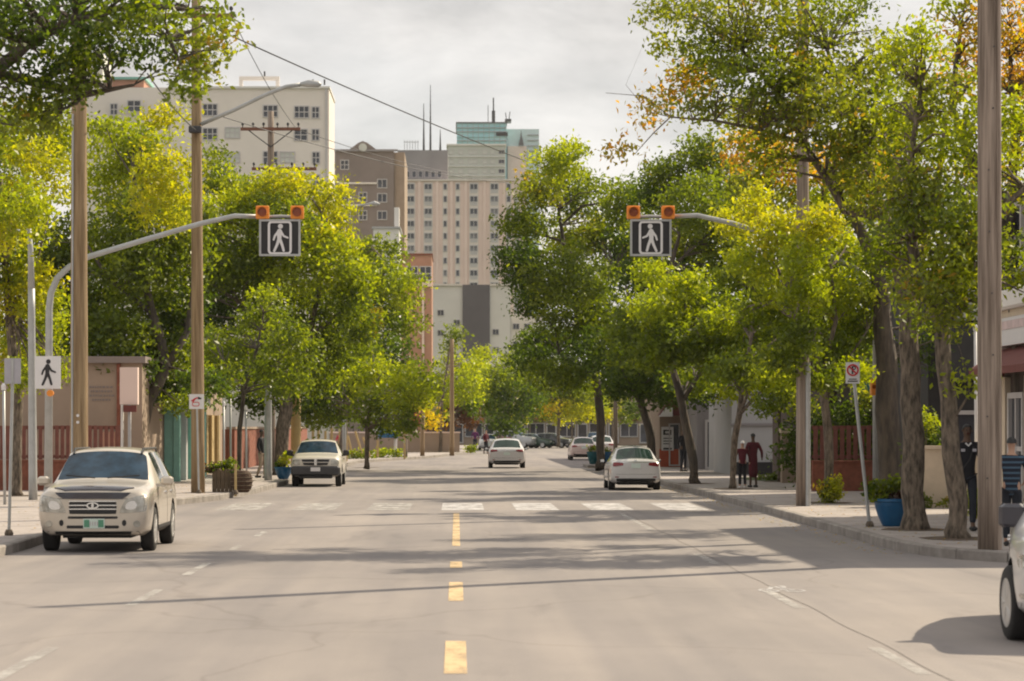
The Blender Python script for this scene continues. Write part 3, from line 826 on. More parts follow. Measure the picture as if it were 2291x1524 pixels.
b = thing('grey_porch', (10.8, 112, KZ), 'blue grey porch with slim posts left of the white house', 'building')
w = MB(); w.box(10.2, 20, 114, 120, 0, 4.4); w.build('wall', M['tower_grey'], b)
w = MB(); w.box(10.1, 20, 112, 120, 4.402, 4.6); w.build('roof', M['panel_dark'], b)
for px in (1592, 1606, 1622, 1640):
    w = MB(); w.box(wx(px, 112) - .1, wx(px, 112) + .1, 112, 112.2, 0, 4.4); w.build('post', M['light_wall'], b)
w = MB(); pbox(w, 1590, 1640, 1030, 1060, 112.3, .1); w.build('balustrade', M['light_wall'], b)
inst('door', win_mesh('w', .9, 2.1, 1, 1, .1), b, (11.0, 113.997, 1.2))

b = thing('red_shop', (9.6, 120, KZ), 'small red and white painted shop with a notice beside the parked sedan', 'shop')
x0, x1 = wx(1476, 120), wx(1526, 120)
w = MB(); w.box(x0, x1, 120, 128, 0, 3.5); w.build('wall', M['beige'], b)
w = MB(); w.box(x0 - .02, x1 + .02, 119.95, 119.998, .14, .95); w.build('red_panel', M['shop_orange'], b)
w = MB(); w.box(x0 - .05, x1 + .05, 119.6, 119.94, 0, .13); w.build('step', M['concrete_white'], b)
w = MB(); w.prism([(x0 - .1, 2.45), (x1 + .3, 2.45), (x1 + .3, 3.2), (x0 + .4, 3.2)], 119.2, 119.9); w.build('awning', M['awning_red'], b)
w = MB(); w.prism([(x0 - .1, 2.4), (x0 + .5, 2.4), (x0 + .5, 2.8), (x0 + .2, 2.8)], 119.0, 119.19); w.build('awning_flap', M['sign_white'], b)
w = MB(); pbox(w, 1480, 1507, 955, 1008, 119.9, .09); w.build('notice', M['sign_white'], b)
w = MB()
for q in ((1484, 1501, 962, 965), (1484, 1488, 962, 973), (1498, 1502, 962, 973), (1487, 1500, 970, 973), (1484, 1503, 980, 982), (1484, 1503, 986, 988), (1484, 1500, 992, 994), (1484, 1503, 1002, 1006)):
    pbox(w, *q, 119.88, .015)
w.build('notice_print', M['black'], b)
inst('door', win_mesh('w', .5, 1.9, 1, 1, .06), b, (x1 - .35, 119.997, 1.15))
# brick flats further up the right side, behind the trees
b = thing('brick_flats', (14, 150, KZ), 'brick row of flats far up the right pavement behind the dark trees', 'building')
w = MB(); w.box(12.5, 24, 132, 170, 0, 7); w.build('wall', M['orange_brick'], b)
w = MB(); w.box(12.3, 24, 131.8, 170, 7.002, 7.3); w.build('parapet', M['brown'], b)
for r_ in range(2):
    for k in range(4): inst('window', ww, b, (13.6 + k * 2.2, 131.997, 1.8 + r_ * 3))

# ------------------------------------------------------------------ poles, signals, signs
def pole(name, label, px, py_base, Y, h, r0, r1, m='wood', lean=0.0, cat='utility pole', group=None):
    x = wx(px, Y)
    t = thing(name, (x, Y, KZ), label, cat, group)
    w = MB()
    k = 9
    w.tube([(x + lean * h * i / k, Y, KZ - .05 + (h + .05) * i / k) for i in range(k + 1)], [r0 + (r1 - r0) * i / k for i in range(k + 1)], 18)
    w.build('shaft', M[m], t, smooth=True)
    return t, x
def crossarm(t, x, Y, z, half, sec=.06, m='wood_red', pins=3):
    w = MB(); w.box(x - half, x + half, Y - .2 - sec, Y - .2 + sec, z - sec, z + sec); w.build('crossarm', M[m], t)
    for i in range(pins):
        for s in (-1, 1):
            xx = x + s * (half - .08 - i * half * .35)
            w = MB(); w.lathe([(.02, 0), (.02, .08), (.05, .1), (.055, .16), (.03, .2)], (xx, Y - .2, z + sec), 8); w.build('insulator', M['steel_dark'], t)
t, x = pole('utility_pole', 'thick wooden utility pole rising behind the beige suv', 177, 0, 52, 13.5, .18, .125, 'wood')
w = MB(); w.tube([(x - .12, 51.86, .2), (x - .1, 51.86, 8)], .02, 6); w.build('conduit', M['metal'], t)
for yy in (930, 945):
    w = MB(); w.lathe([(.03, -.01), (.03, 0)], (x, 51.82, wz(yy, 52)), 10, 'y'); w.build('tag', M['sign_white'], t)
t, x = pole('utility_pole', 'wooden pole carrying a crossarm and street light arm, right of the suv', 443, 0, 73, 13.6, .19, .12, 'wood', lean=-.004)
xt = x - .05
crossarm(t, xt, 73, wz(38, 73), 1.05)
w = MB(); w.tube([P(450, 278, 72.9), P(520, 248, 72.8), P(590, 214, 72.6), P(640, 194, 72.5), P(672, 189, 72.5)], .055, 8); w.build('lamp_arm', M['metal'], t, smooth=True)
w = MB(); w.tube([P(668, 189, 72.5), P(690, 187, 72.5), P(712, 188.5, 72.5), P(719, 189, 72.5)], [.04, .10, .09, .03], 10); w.build('lamp_head', M['metal'], t, smooth=True)
w = MB(); w.box(xt - .17, xt + .17, 72.6, 72.84, wz(300, 73), wz(285, 73), .02); w.build('bracket', M['steel_dark'], t)
t, x = pole('utility_pole', 'distant wooden pole with two crossarms standing above the left trees', 606, 0, 108, 14.5, .18, .12, 'wood_grey')
crossarm(t, x, 108, wz(290, 108), 1.2); crossarm(t, x + .55, 108, wz(379, 108), 1.3)
w = MB(); w.tube([(x - .9, 107.8, wz(292, 108)), (x, 107.85, wz(330, 108)), (x + .9, 107.8, wz(292, 108))], .025, 6); w.build('brace', M['steel_dark'], t)
t, x = pole('utility_pole', 'thick weathered wooden pole at the right street corner beside the white car', 2214, 0, 39.3, 12.8, .172, .15, 'wood_grey', lean=-.002)
w = MB(); w.tube([(x + .12, 39.17, .15), (x + .1, 39.17, 12)], .035, 8); w.build('conduit', M['wood_grey'], t)
for k in range(9):
    w = MB(); w.lathe([(.012, -.03), (.012, 0)], (x + random.uniform(-.08, .08), 39.15, 1.2 + k * .9), 6, 'y'); w.build('nail', M['steel_dark'], t)
t, x = pole('utility_pole', 'wooden pole between the maroon walkers and the tree with yellow shrub', 1796, 0, 61, 12.5, .155, .13, 'wood_grey')
w = MB(); w.tube([(x + .1, 60.83, .15), (x + .1, 60.83, 3.4)], .055, 10); w.build('conduit', M['metal'], t)
w = MB(); w.box(x - .05, x + .05, 60.78, 60.86, wz(362, 61), wz(350, 61)); w.build('tag', M['sign_white'], t)
pole('utility_pole', 'slim far wooden pole standing where the street bends left of the white hatchback', 1011, 0, 171, 7.4, .15, .12, 'wood')
pole('utility_pole', 'slim far wooden pole second left of the white hatchback', 945, 0, 165, 6.2, .14, .11, 'wood')
pole('utility_pole', 'far wooden pole nearest the blue awning on the left pavement', 907, 0, 160, 5.2, .13, .11, 'wood_grey')
pole('utility_pole', 'short tan service pole right behind the pickup', 662, 0, 104, 5.2, .2, .18, 'yellow_post')
pole('metal_post', 'grey painted metal post on pavement left of the pickup', 600, 0, 90, 3.2, .13, .12, 'metal', cat='post')
pole('metal_post', 'far grey metal post rising right behind the white sedan', 1377, 0, 125, 4.6, .11, .09, 'wood_grey', cat='post')
pole('metal_post', 'dark slim post beside the far blue planter', 1341, 0, 132, 3.6, .09, .07, 'steel_dark', cat='post')
for px, Y, h, lab in ((500, 84, 2.5, 'thin pale post just right of the wooden light pole'), (550, 88, 2.4, 'thin pale slanting post left of the grey metal post'), (515, 92, 3.0, 'thin dull post between the two pale posts'), (8, 62, 2.7, 'thin pale post at the very left edge'), (2182, 60, 4.0, 'thin white post just left of the corner pole')):
    x = wx(px, Y); tt = thing('thin_post', (x, Y, KZ), lab, 'post')
    w = MB(); w.tube([(x + .03, Y, 0), (x, Y, h + .15)], .035, 8); w.build('shaft', M['metal'] if px != 2182 else M['sign_white'], tt, smooth=True)
    w = MB(); w.lathe([(.05, 0), (.055, .1), (.02, .16)], (x, Y, h + .1), 8); w.build('cap', M['sign_white'], tt)
# plain metal street light pole at the far left
t, x = pole('street_light', 'tall pale metal street light pole at left edge partly hidden by leaves', 74, 0, 66, 5.2, .11, .085, 'metal', lean=-.008, cat='street light')
w = MB(); w.tube([(x - .042, 66, 5.3), (x - .06, 66, 6.3), (x - .1, 66, 6.8), (x - .5, 65.9, 7.2), (x - 1.2, 65.8, 7.35)], [.085, .07, .06, .05, .04], 10); w.build('mast', M['metal'], t, smooth=True)
w = MB(); w.tube([(x - 1.15, 65.8, 7.35), (x - 1.4, 65.8, 7.38), (x - 1.8, 65.8, 7.35)], [.04, .1, .04], 8); w.build('lamp_head', M['metal'], t, smooth=True)
# far street light over left trees
t, x = pole('street_light', 'far street light arm reaching out past the yellow green tree', 770, 0, 128, 12.0, .1, .07, 'metal', cat='street light')
w = MB(); w.tube([P(770, 472, 128), P(800, 461, 128), P(826, 456, 128)], .04, 6); w.build('lamp_arm', M['metal'], t)
w = MB(); w.tube([P(824, 456, 128), P(838, 455, 128), P(850, 457, 128)], [.04, .12, .04], 8); w.build('lamp_head', M['metal'], t)

# walking figure pictogram: capsules and disc on a plane facing -Y (unit height, centred)
def walker(mb, cx, y, cz, h, flip=1, dep=.01):
    def cap(x0, z0, x1, z1, r0, r1):
        a = Vector((x0, z0)); b_ = Vector((x1, z1)); d = (b_ - a).normalized(); n = Vector((-d.y, d.x))
        poly = [a + n * r0]
        for k in range(5):
            t = math.pi * (k + 1) / 6
            poly.append(a + n * r0 * math.cos(t) - d * r0 * math.sin(t))
        poly += [a - n * r0, b_ - n * r1]
        for k in range(5):
            t = math.pi * (k + 1) / 6
            poly.append(b_ - n * r1 * math.cos(t) + d * r1 * math.sin(t))
        poly.append(b_ + n * r1)
        nonlocal_k[0] += .0006
        mb.prism([(cx + flip * p.x * h, cz + p.y * h) for p in poly], y - dep - nonlocal_k[0], y)
    nonlocal_k = [0]
    head = [(.02 + .085 * math.cos(t), .39 + .085 * math.sin(t)) for t in np.linspace(0, 2 * math.pi, 14, endpoint=False)]
    mb.prism([(cx + flip * a * h, cz + b_ * h) for a, b_ in head], y - dep, y)
    cap(-.01, .22, -.02, -.05, .085, .07)
    cap(-.05, .21, -.17, .06, .045, .035); cap(-.17, .06, -.21, -.07, .035, .03)
    cap(.03, .21, .13, .06, .045, .035); cap(.13, .06, .27, .0, .035, .03)
    cap(-.03, -.05, -.10, -.25, .055, .045); cap(-.10, -.25, -.19, -.45, .045, .04)
    cap(0, -.05, .08, -.25, .055, .045); cap(.08, -.25, .13, -.44, .045, .04)
def rring(mb, cx, y, cz, w, h, r, t, dep):
    """rounded rectangular frame"""
    def rr(w, h, r):
        o = []
        for sx, sz, a0 in ((1, 1, 0), (-1, 1, 90), (-1, -1, 180), (1, -1, 270)):
            for k in range(5):
                a = R(a0 + k * 22.5)
                o.append((cx + sx * (w / 2 - r) + r * math.cos(a), cz + sz * (h / 2 - r) + r * math.sin(a)))
        return o
    A, B = rr(w, h, r), rr(w - 2 * t, h - 2 * t, max(.005, r - t)); n = len(A)
    vs = [(x, y - dep, z) for x, z in A] + [(x, y - dep, z) for x, z in B] + [(x, y, z) for x, z in A] + [(x, y, z) for x, z in B]
    fs = []
    for k in range(n):
        j = (k + 1) % n
        fs += [(k, j, n + j, n + k), (k, 2 * n + k, 2 * n + j, j), (n + k, n + j, 3 * n + j, 3 * n + k)]
    mb.add(vs, fs)
def signal(label, Y, arm_px, cx_px, flip, pole_px):
    t = thing('crossing_signal', (wx(pole_px, Y), Y, KZ), label, 'pedestrian signal')
    x = wx(pole_px, Y)
    w = MB(); w.tube([P(a, b_, Y) for a, b_ in arm_px], [.105, .085] + [.08 - .004 * i for i in range(len(arm_px) - 2)], 12); w.build('mast_arm', M['metal'], t, smooth=True)
    w = MB(); w.lathe([(.16, 0), (.16, .06), (.12, .1), (.11, .3)], (x, Y, KZ), 14); w.build('base', M['metal'], t)
    cx = wx(cx_px, Y); zt, zb = wz(492, Y), wz(574, Y); W = 1.0; cz = (zt + zb) / 2; H = zt - zb
    yf = Y - .16
    w = MB(); w.box(cx - W / 2 + .03, cx + W / 2 - .03, yf + .02, Y + .1, zb + .03, zt - .03); w.build('sign_case', M['sign_black'], t)
    w = MB(); rring(w, cx, yf + .03, cz, W, H, .02, .05, .05); w.build('case_frame', M['metal'], t)
    w = MB(); rring(w, cx, yf + .018, cz, .58, H - .07, .1, .055, .035); w.build('panel_frame', M['sign_white'], t)
    w = MB(); walker(w, cx + .0, yf + .016, cz, H * .80, flip); w.build('walking_figure', M['sign_white'], t)
    w = MB(); w.tube([(cx - W / 2 - .05, Y, zt + .06), (cx, Y, zt + .085), (cx + W / 2 + .05, Y, zt + .06)], .04, 8); w.build('top_bar', M['metal'], t)
    for s in (-1, 1):
        bx = cx + s * .42
        w = MB(); w.box(bx - .16, bx + .16, yf - .04, Y - .05, zt + .01, zt + .33, .02); be = w.build('beacon', M['orange'], t)
        w = MB(); w.lathe([(.105, -.03), (.105, .0)], (bx, yf - .045, zt + .17), 20, 'y'); w.build('lens', M['amber'], be)
        w = MB()
        n = 14
        vs = []
        for yy in (yf - .045, yf - .22):
            for k in range(n + 1):
                a = math.pi * (k / n) * 1.3 - math.pi * .15
                vs.append((bx + .12 * math.cos(a), yy if yy > yf - .1 else yy + .04 * abs(math.cos(a)), zt + .17 + .12 * math.sin(a)))
        w.add(vs, [(k, k + 1, n + 2 + k, n + 1 + k) for k in range(n)]); w.build('visor', M['orange'], be)
    return t
signal('overhead crossing signal on long arm over the left lanes, walking figure striding right', 65,
       [(108, 1121), (110, 690), (114, 655), (128, 622), (155, 597), (200, 574), (330, 535), (450, 500), (525, 483), (580, 485)], 627, 1, 108)
signal('overhead crossing signal on arm coming out of the right trees, walking figure striding left', 65,
       [(1962, 1121), (1960, 690), (1955, 655), (1940, 622), (1912, 600), (1860, 576), (1740, 532), (1640, 500), (1560, 482), (1500, 484)], 1455, -1, 1962)
# orange box on the right signal pole
t = thing('signal_button_box', (wx(1950, 64.8), 64.7, 3), 'small orange beacon housing on side of right signal pole', 'signal')
w = MB(); w.box(wx(1944, 65), wx(1956, 65), 64.6, 64.85, wz(885, 65), wz(848, 65), .02); w.build('housing', M['orange'], t)
w = MB(); w.lathe([(.05, -.02), (.05, 0)], (wx(1950, 65), 64.59, wz(866, 65)), 12, 'y'); w.build('lens', M['amber'], t)

def sign(name, label, px, Y, w_, h_, ztop, post_h, face, base_px=None, m='sign_white', post_r=.03):
    x = wx(px, Y); bx = wx(base_px if base_px else px, Y)
    t = thing(name, (bx, Y, KZ), label, 'sign')
    w = MB(); w.tube([(bx, Y, KZ - .02), (x, Y, ztop - .06)], post_r, 8); w.build('post', M['metal'], t)
    w = MB(); w.lathe([(.07, 0), (.075, .04), (.05, .1)], (bx, Y, KZ), 8); w.build('post_base', M['bark'], t)
    w = MB(); w.box(x - w_ / 2, x + w_ / 2, Y - post_r - .014, Y - post_r - .002, ztop - h_, ztop, 0.0); w.build('plate', M[m], t)
    face(t, x, Y - post_r - .015, ztop - h_ / 2)
    return t
def face_none(t, x, y, z):
    w = MB(); w.box(x - .02, x + .02, y - .012, y, z - .2, z + .2); w.build('rib', M['metal'], t)
sign('parking_sign', 'grey back of a small rectangular sign on thin post at far left', 29, 44.4, .27, .42, wz(802, 44.4), 0, face_none, 20, 'sign_back', .028)
def face_ped(t, x, y, z):
    w = MB(); walker(w, x, y, z, .72, 1, .006); w.build('walking_figure', M['sign_black'], t)
    w = MB(); rring(w, x, y, z, .58, .74, .03, .012, .004); w.build('border', M['sign_back'], t)
t = thing('crosswalk_sign', (wx(107, 64.6), 64.6, 4), 'white crosswalk sign with black walking figure on the left signal pole', 'sign')
w = MB(); w.box(wx(107, 64.7) - .31, wx(107, 64.7) + .31, 64.7, 64.72, wz(870, 64.7), wz(797, 64.7)); w.build('plate', M['sign_white'], t)
w = MB(); walker(w, wx(107, 64.7), 64.699, wz(833, 64.7), .66, 1, .006); w.build('walking_figure', M['sign_black'], t)
t = thing('push_button', (wx(112, 64.7), 64.7, 2.6), 'small yellow orange beacon under the left crosswalk sign', 'signal')
w = MB(); w.lathe([(.08, 0), (.08, .14)], (wx(113, 64.7), 64.6, wz(880, 64.7)), 12, 'y'); w.build('housing', M['orange'], t)
def face_noturn(t, x, y, z):
    w = MB(); w.tube([(x - .11, y, z - .02), (x - .02, y, z + .09), (x + .04, y, z + .1)], .018, 6); w.tube([(x - .14, y - .002, z + .02), (x + .0, y - .002, z + .1)], .016, 6); w.build('red_mark', M['red'], t)
    w = MB(); w.prism([(x + .04, z + .06), (x + .13, z + .06), (x + .13, z + .1), (x + .04, z + .13)], y - .006, y); w.build('black_mark', M['sign_black'], t)
    w = MB(); rring(w, x - .02, y - .001, z - .07, .2, .12, .05, .02, .005); w.build('red_ring', M['red'], t)
sign('parking_sign', 'square red and white parking sign in front of the wooden light pole', 440, 72.4, .40, .40, wz(882, 72.4), 0, face_noturn, 445, 'sign_white', .028)
def face_nopark(t, x, y, z):
    w = MB(); rring(w, x, y, z + .05, .22, .22, .109, .03, .005); w.build('red_ring', M['red'], t)
    w = MB(); w.box(x - .02, x + .01, y - .004, y, z - .02, z + .12); rring(w, x + .02, y, z + .09, .07, .07, .03, .018, .004); w.build('letter_p', M['sign_black'], t)
    w = MB(); w.prism([(x - .08, z + .11), (x - .06, z + .13), (x + .08, z - .01), (x + .06, z - .03)], y - .007, y - .005); w.build('slash', M['red'], t)
    w = MB(); w.box(x - .09, x + .09, y - .004, y, z - .16, z - .14); w.box(x - .07, x + .07, y - .004, y, z - .12, z - .105); w.build('small_print', M['sign_black'], t)
sign('parking_sign', 'no parking sign with red ring on a leaning post beside the blue pot', 1907, 48.3, .25, .38, wz(811, 48.3), 0, face_nopark, 1946, 'sign_white', .032)

# wires
def wire(label, pts, r, sag=0.3):
    a, b_ = pts
    w = MB(); n = 24
    w.tube([a.lerp(b_, i / n) - Vector((0, 0, sag * 4 * (i / n) * (1 - i / n))) for i in range(n + 1)], r, 5, False)
    tag(w.build('overhead_wire', M['steel_dark']), label, 'wire')
wire('thick overhead cable running down across the sky from upper left to the dark trees', (P(478, 62, 73), P(1262, 392, 128)), .022, .15)
wire('thin upper wire just above the thick cable at upper left', (P(520, 40, 73), P(660, 284, 108)), .012, .2)
wire('thin lower wire crossing in front of the pale block and brown gable', (P(500, 262, 73), P(1230, 412, 150)), .015, .5)
wire('thin wire running up left from the street light arm', (P(440, 292, 73), P(330, 165, 52)), .015, .1)
wire('faint wire low over the brown gabled block', (P(672, 292, 108), P(1160, 405, 160)), .014, .4)

# ------------------------------------------------------------------ planters
def planter_pot(label, px, Y, r, h, m, group=None):
    x = wx(px, Y)
    t = thing('flower_pot', (x, Y, KZ), label, 'plant pot', group)
    w = MB()
    w.lathe([(r * .5, 0), (r * .56, .02), (r * .8, h * .4), (r * .95, h * .75), (r * .97, h * .88), (r * 1.06, h * .9), (r * 1.06, h), (r * .93, h), (r * .9, h * .85), (r * .01, h * .84)], (x, Y, KZ), 28)
    w.build('bowl', M[m], t, smooth=False)
    w = MB(); w.lathe([(r * .88, 0), (r * .88, .015)], (x, Y, KZ + h * .85), 20); w.build('soil', M['soil'], t)
    return t, x
# ------------------------------------------------------------------ foliage
PAL = {
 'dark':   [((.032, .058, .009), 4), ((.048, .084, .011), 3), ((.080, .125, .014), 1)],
 'green':  [((.060, .092, .009), 4), ((.096, .136, .011), 4), ((.150, .190, .016), 2)],
 'lime':   [((.130, .178, .010), 4), ((.192, .242, .012), 4), ((.248, .288, .016), 3)],
 'yellow': [((.192, .225, .011), 3), ((.265, .290, .013), 4), ((.335, .322, .016), 2)],
 'olive':  [((.084, .112, .016), 4), ((.132, .165, .022), 4), ((.200, .230, .032), 2), ((.30, .18, .03), .4)],
 'orange': [((.165, .160, .018), 3), ((.315, .195, .022), 3), ((.430, .210, .022), 2), ((.26, .25, .03), 2)],
 'gold':   [((.420, .320, .020), 4), ((.320, .300, .022), 2)],
 'plum':   [((.050, .022, .026), 4), ((.070, .034, .032), 2)],
}
def leaf_mesh(name, centres, sizes, tints, aspect=.5, droop=.25):
    n = len(centres)
    u = rng.normal(size=(n, 3)); u[:, 2] -= droop
    u /= np.linalg.norm(u, axis=1)[:, None]
    q = rng.normal(size=(n, 3)); q[:, 2] += .6
    s = np.cross(u, q); s /= (np.linalg.norm(s, axis=1)[:, None] + 1e-9)
    w = np.cross(s, u)
    Ls = sizes[:, None] * .5
    Ws = Ls * aspect
    v = np.empty((n, 4, 3), dtype=np.float32)
    v[:, 0] = centres - u * Ls
    v[:, 1] = centres + s * Ws + w * Ls * .18 - u * Ls * .1
    v[:, 2] = centres + u * Ls
    v[:, 3] = centres - s * Ws + w * Ls * .18 - u * Ls * .1
    me = bpy.data.meshes.new(name)
    me.vertices.add(4 * n); me.vertices.foreach_set('co', v.reshape(-1))
    me.loops.add(4 * n); me.loops.foreach_set('vertex_index', np.arange(4 * n, dtype=np.int32))
    me.polygons.add(n); me.polygons.foreach_set('loop_start', np.arange(0, 4 * n, 4, dtype=np.int32))
    me.update(calc_edges=True)
    a = me.color_attributes.new('tint', 'FLOAT_COLOR', 'POINT')
    c = np.ones((n, 4, 4), dtype=np.float32); c[:, :, :3] = tints[:, None, :]
    a.data.foreach_set('color', c.reshape(-1))
    me.materials.append(M['leaf'])
    return me
def clumps(lobes, leaf, lai, clump_r, per=None, depth=1.0):
    """lobes: (x, y, z, rx, ry, rz, palette). returns leaf centres, sizes, tints and the clump centres"""
    C, S, T, K = [], [], [], []
    for (x, y, z, rx, ry, rz, pal) in lobes:
        area = math.pi * rx * rz
        n = int(lai * area / (leaf * leaf * .25) * 1.75 * depth)
        k = max(4, int(area * 2.6 / (clump_r ** 2) * depth))
        d = rng.normal(size=(k, 3)); d /= np.linalg.norm(d, axis=1)[:, None]
        rad = rng.random(k) ** .42
        cc = d * rad[:, None] * np.array([rx, ry, rz]) * .95 + np.array([x, y, z])
        cr = clump_r * rng.uniform(.55, 1.25, k)
        wgt = cr ** 2; wgt /= wgt.sum()
        which = rng.choice(k, n, p=wgt)
        off = rng.normal(size=(n, 3)) * np.array([.62, .62, .42])
        pos = cc[which] + off * cr[which][:, None]
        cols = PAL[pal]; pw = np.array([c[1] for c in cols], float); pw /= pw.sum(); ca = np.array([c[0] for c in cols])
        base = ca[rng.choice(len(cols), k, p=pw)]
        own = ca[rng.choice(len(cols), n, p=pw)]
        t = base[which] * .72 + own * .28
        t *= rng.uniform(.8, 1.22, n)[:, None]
        C.append(pos); T.append(t); S.append(leaf * rng.uniform(.6, 1.35, n)); K.append(cc)
    return np.concatenate(C), np.concatenate(S), np.concatenate(T), np.concatenate(K)

def tree(label, Y, base_px, limbs, lobes, leaf=.17, lai=2.2, clump=.42, bark='bark', group=None, cat='tree', twigs=90, depth=1.0, name='street_tree', soil=True):
    """limbs: polylines [(px, py, dY, radius), ...]; lobes: (px, py, rpx, rpy, dY, palette)"""
    bx = wx(base_px, Y)
    t = thing(name, (bx, Y, KZ), label, cat, group)
    w = MB(); nodes = []
    for li, pl in enumerate(limbs):
        pts = [P(a, b_, Y + dy) for a, b_, dy, r in pl]
        rs = [r for *_, r in pl]
        if li == 0:
            pts[0].z = KZ - .05
            # root flare
            pts.insert(1, pts[0].lerp(pts[1], min(.5, .35 / max(.4, (pts[1] - pts[0]).length)))); rs.insert(1, rs[0] * .78)
            rs[0] *= 1.15
        # resample with a gentle wobble
        out, ro = [], []
        for i in range(len(pts) - 1):
            k = max(2, int((pts[i + 1] - pts[i]).length / .6))
            for q in range(k):
                f = q / k
                p = pts[i].lerp(pts[i + 1], f)
                j = .25 * rs[i]
                if q: p = p + Vector((random.uniform(-j, j), random.uniform(-j, j), 0))
                out.append(p); ro.append(rs[i] + (rs[i + 1] - rs[i]) * f)
        out.append(pts[-1]); ro.append(rs[-1])
        w.tube(out, ro, 10 if rs[0] > .08 else 6)
        for p, r in list(zip(out, ro))[1 if li else len(out) // 2:]: nodes.append((p, r))
    lobes = [(a, b_, rx, ry, dy if abs(dy) > .7 else dy + random.uniform(-1, 1) * .03 * Y * min(1.5, depth), pal) for a, b_, rx, ry, dy, pal in lobes]
    L3 = [(wx(a, Y + dy), Y + dy, wz(b_, Y + dy), rx / F * Y, (rx + ry) / 2 / F * Y * depth, ry / F * Y, pal) for a, b_, rx, ry, dy, pal in lobes]
    C, S, T, K = clumps(L3, leaf, lai, clump, depth=depth)
    # twigs from limbs to clumps
    npos = np.array([tuple(p) for p, _ in nodes])
    sel = rng.permutation(len(K))[:twigs]
    for i in sel:
        c = K[i]
        dist = np.linalg.norm(npos - c, axis=1) + np.maximum(0, npos[:, 2] - c[2]) * 1.2
        j = int(dist.argmin())
        p0 = Vector(npos[j]); p1 = Vector(c); r = min(nodes[j][1] * .6, .018 + .012 * (p1 - p0).length)
        m1 = p0.lerp(p1, .4) + Vector((random.uniform(-.15, .15), random.uniform(-.15, .15), .18 * (p1 - p0).length * random.uniform(0, 1)))
        m2 = p0.lerp(p1, .75) + Vector((random.uniform(-.12, .12), random.uniform(-.12, .12), .1 * (p1 - p0).length))
        w.tube([p0, m1, m2, p1], [r, r * .75, r * .5, r * .25], 5, False)
    w.build('trunk', M[bark], t, smooth=True)
    C = C - np.array([bx, Y, KZ])
    me = leaf_mesh('crown', C, S, T)
    o = link('crown', me, t)
    LEAFN[0] += len(C)
    if soil:
        structure(MB().sheet(blob(bx, Y, .6, .8), KZ + .006).build('tree_pit', M['soil']))
    return t
LEAFN = [0]
def bush(name, label, cat, x, y, z, lobes, leaf=.08, lai=2.5, clump=.14, group=None, stem=True):
    """lobes in metres relative to (x, y, z)"""
    t = thing(name, (x, y, z), label, cat, group)
    L3 = [(a, b_, c, rx, ry, rz, pal) for a, b_, c, rx, ry, rz, pal in lobes]
    C, S, T, K = clumps(L3, leaf, lai, clump)
    C[:, 2] = np.maximum(C[:, 2], .01)
    link('foliage', leaf_mesh('foliage', C, S, T), t)
    if stem:
        w = MB()
        for i in range(min(10, len(K))):
            c = K[i]; w.tube([(0, 0, 0), (c[0] * .5, c[1] * .5, c[2] * .55), tuple(c)], [.015, .011, .005], 5, False)
        w.build('stem', M['bark'], t, local=True)
    LEAFN[0] += len(C)
    return t

# ---- left side
tree('dark overhanging tree at top left whose branches hang over the wooden pole', 38, -260,
     [[(-260, 1240, 0, .28), (-230, 700, 0, .22), (-180, 420, 0, .2), (-120, 260, 0, .17)],
      [(-120, 260, 0, .14), (0, 150, 0, .10), (60, 100, -.5, .08), (170, 40, -.6, .06), (300, 10, 0, .04), (420, 20, .4, .025)],
      [(-120, 260, 0, .12), (0, 165, .4, .08), (100, 190, .3, .065), (190, 212, 0, .05), (300, 190, -.3, .02)],
      [(60, 100, -.5, .07), (110, 20, .2, .05), (200, -80, .3, .03)],
      [(300, 10, 0, .04), (380, 90, 0, .03), (420, 180, 0, .015)]],
     [(60, 40, 140, 90, 0, 'dark'), (210, 80, 110, 70, -.5, 'dark'), (120, 150, 130, 60, .4, 'dark'), (60, 220, 100, 45, .6, 'green'), (310, 50, 110, 55, 0, 'green'),
      (330, 115, 60, 35, .2, 'dark'), (430, 110, 65, 60, 0, 'olive'), (420, 180, 50, 38, 0, 'green'), (485, 80, 48, 42, 0, 'olive'), (370, 5, 110, 35, .2, 'green'), (240, -20, 150, 50, 0, 'dark'), (165, 205, 50, 40, .3, 'green'), (505, 110, 26, 18, .1, 'olive'), (-60, 80, 120, 130, 0, 'green'), (-60, 320, 120, 140, .5, 'green'), (180, 60, 80, 60, .3, 'dark'), (170, 150, 60, 70, .3, 'green'), (400, 70, 60, 50, .2, 'green'), (440, 150, 60, 50, 0, 'olive'), (430, 215, 38, 25, 0, 'green'), (60, 270, 90, 40, .5, 'olive'), (480, 40, 50, 40, .2, 'green'), (265, 110, 80, 40, .2, 'dark')],
     leaf=.105, lai=1.05, clump=.22, bark='bark_dark', twigs=200, name='overhanging_tree', soil=False)
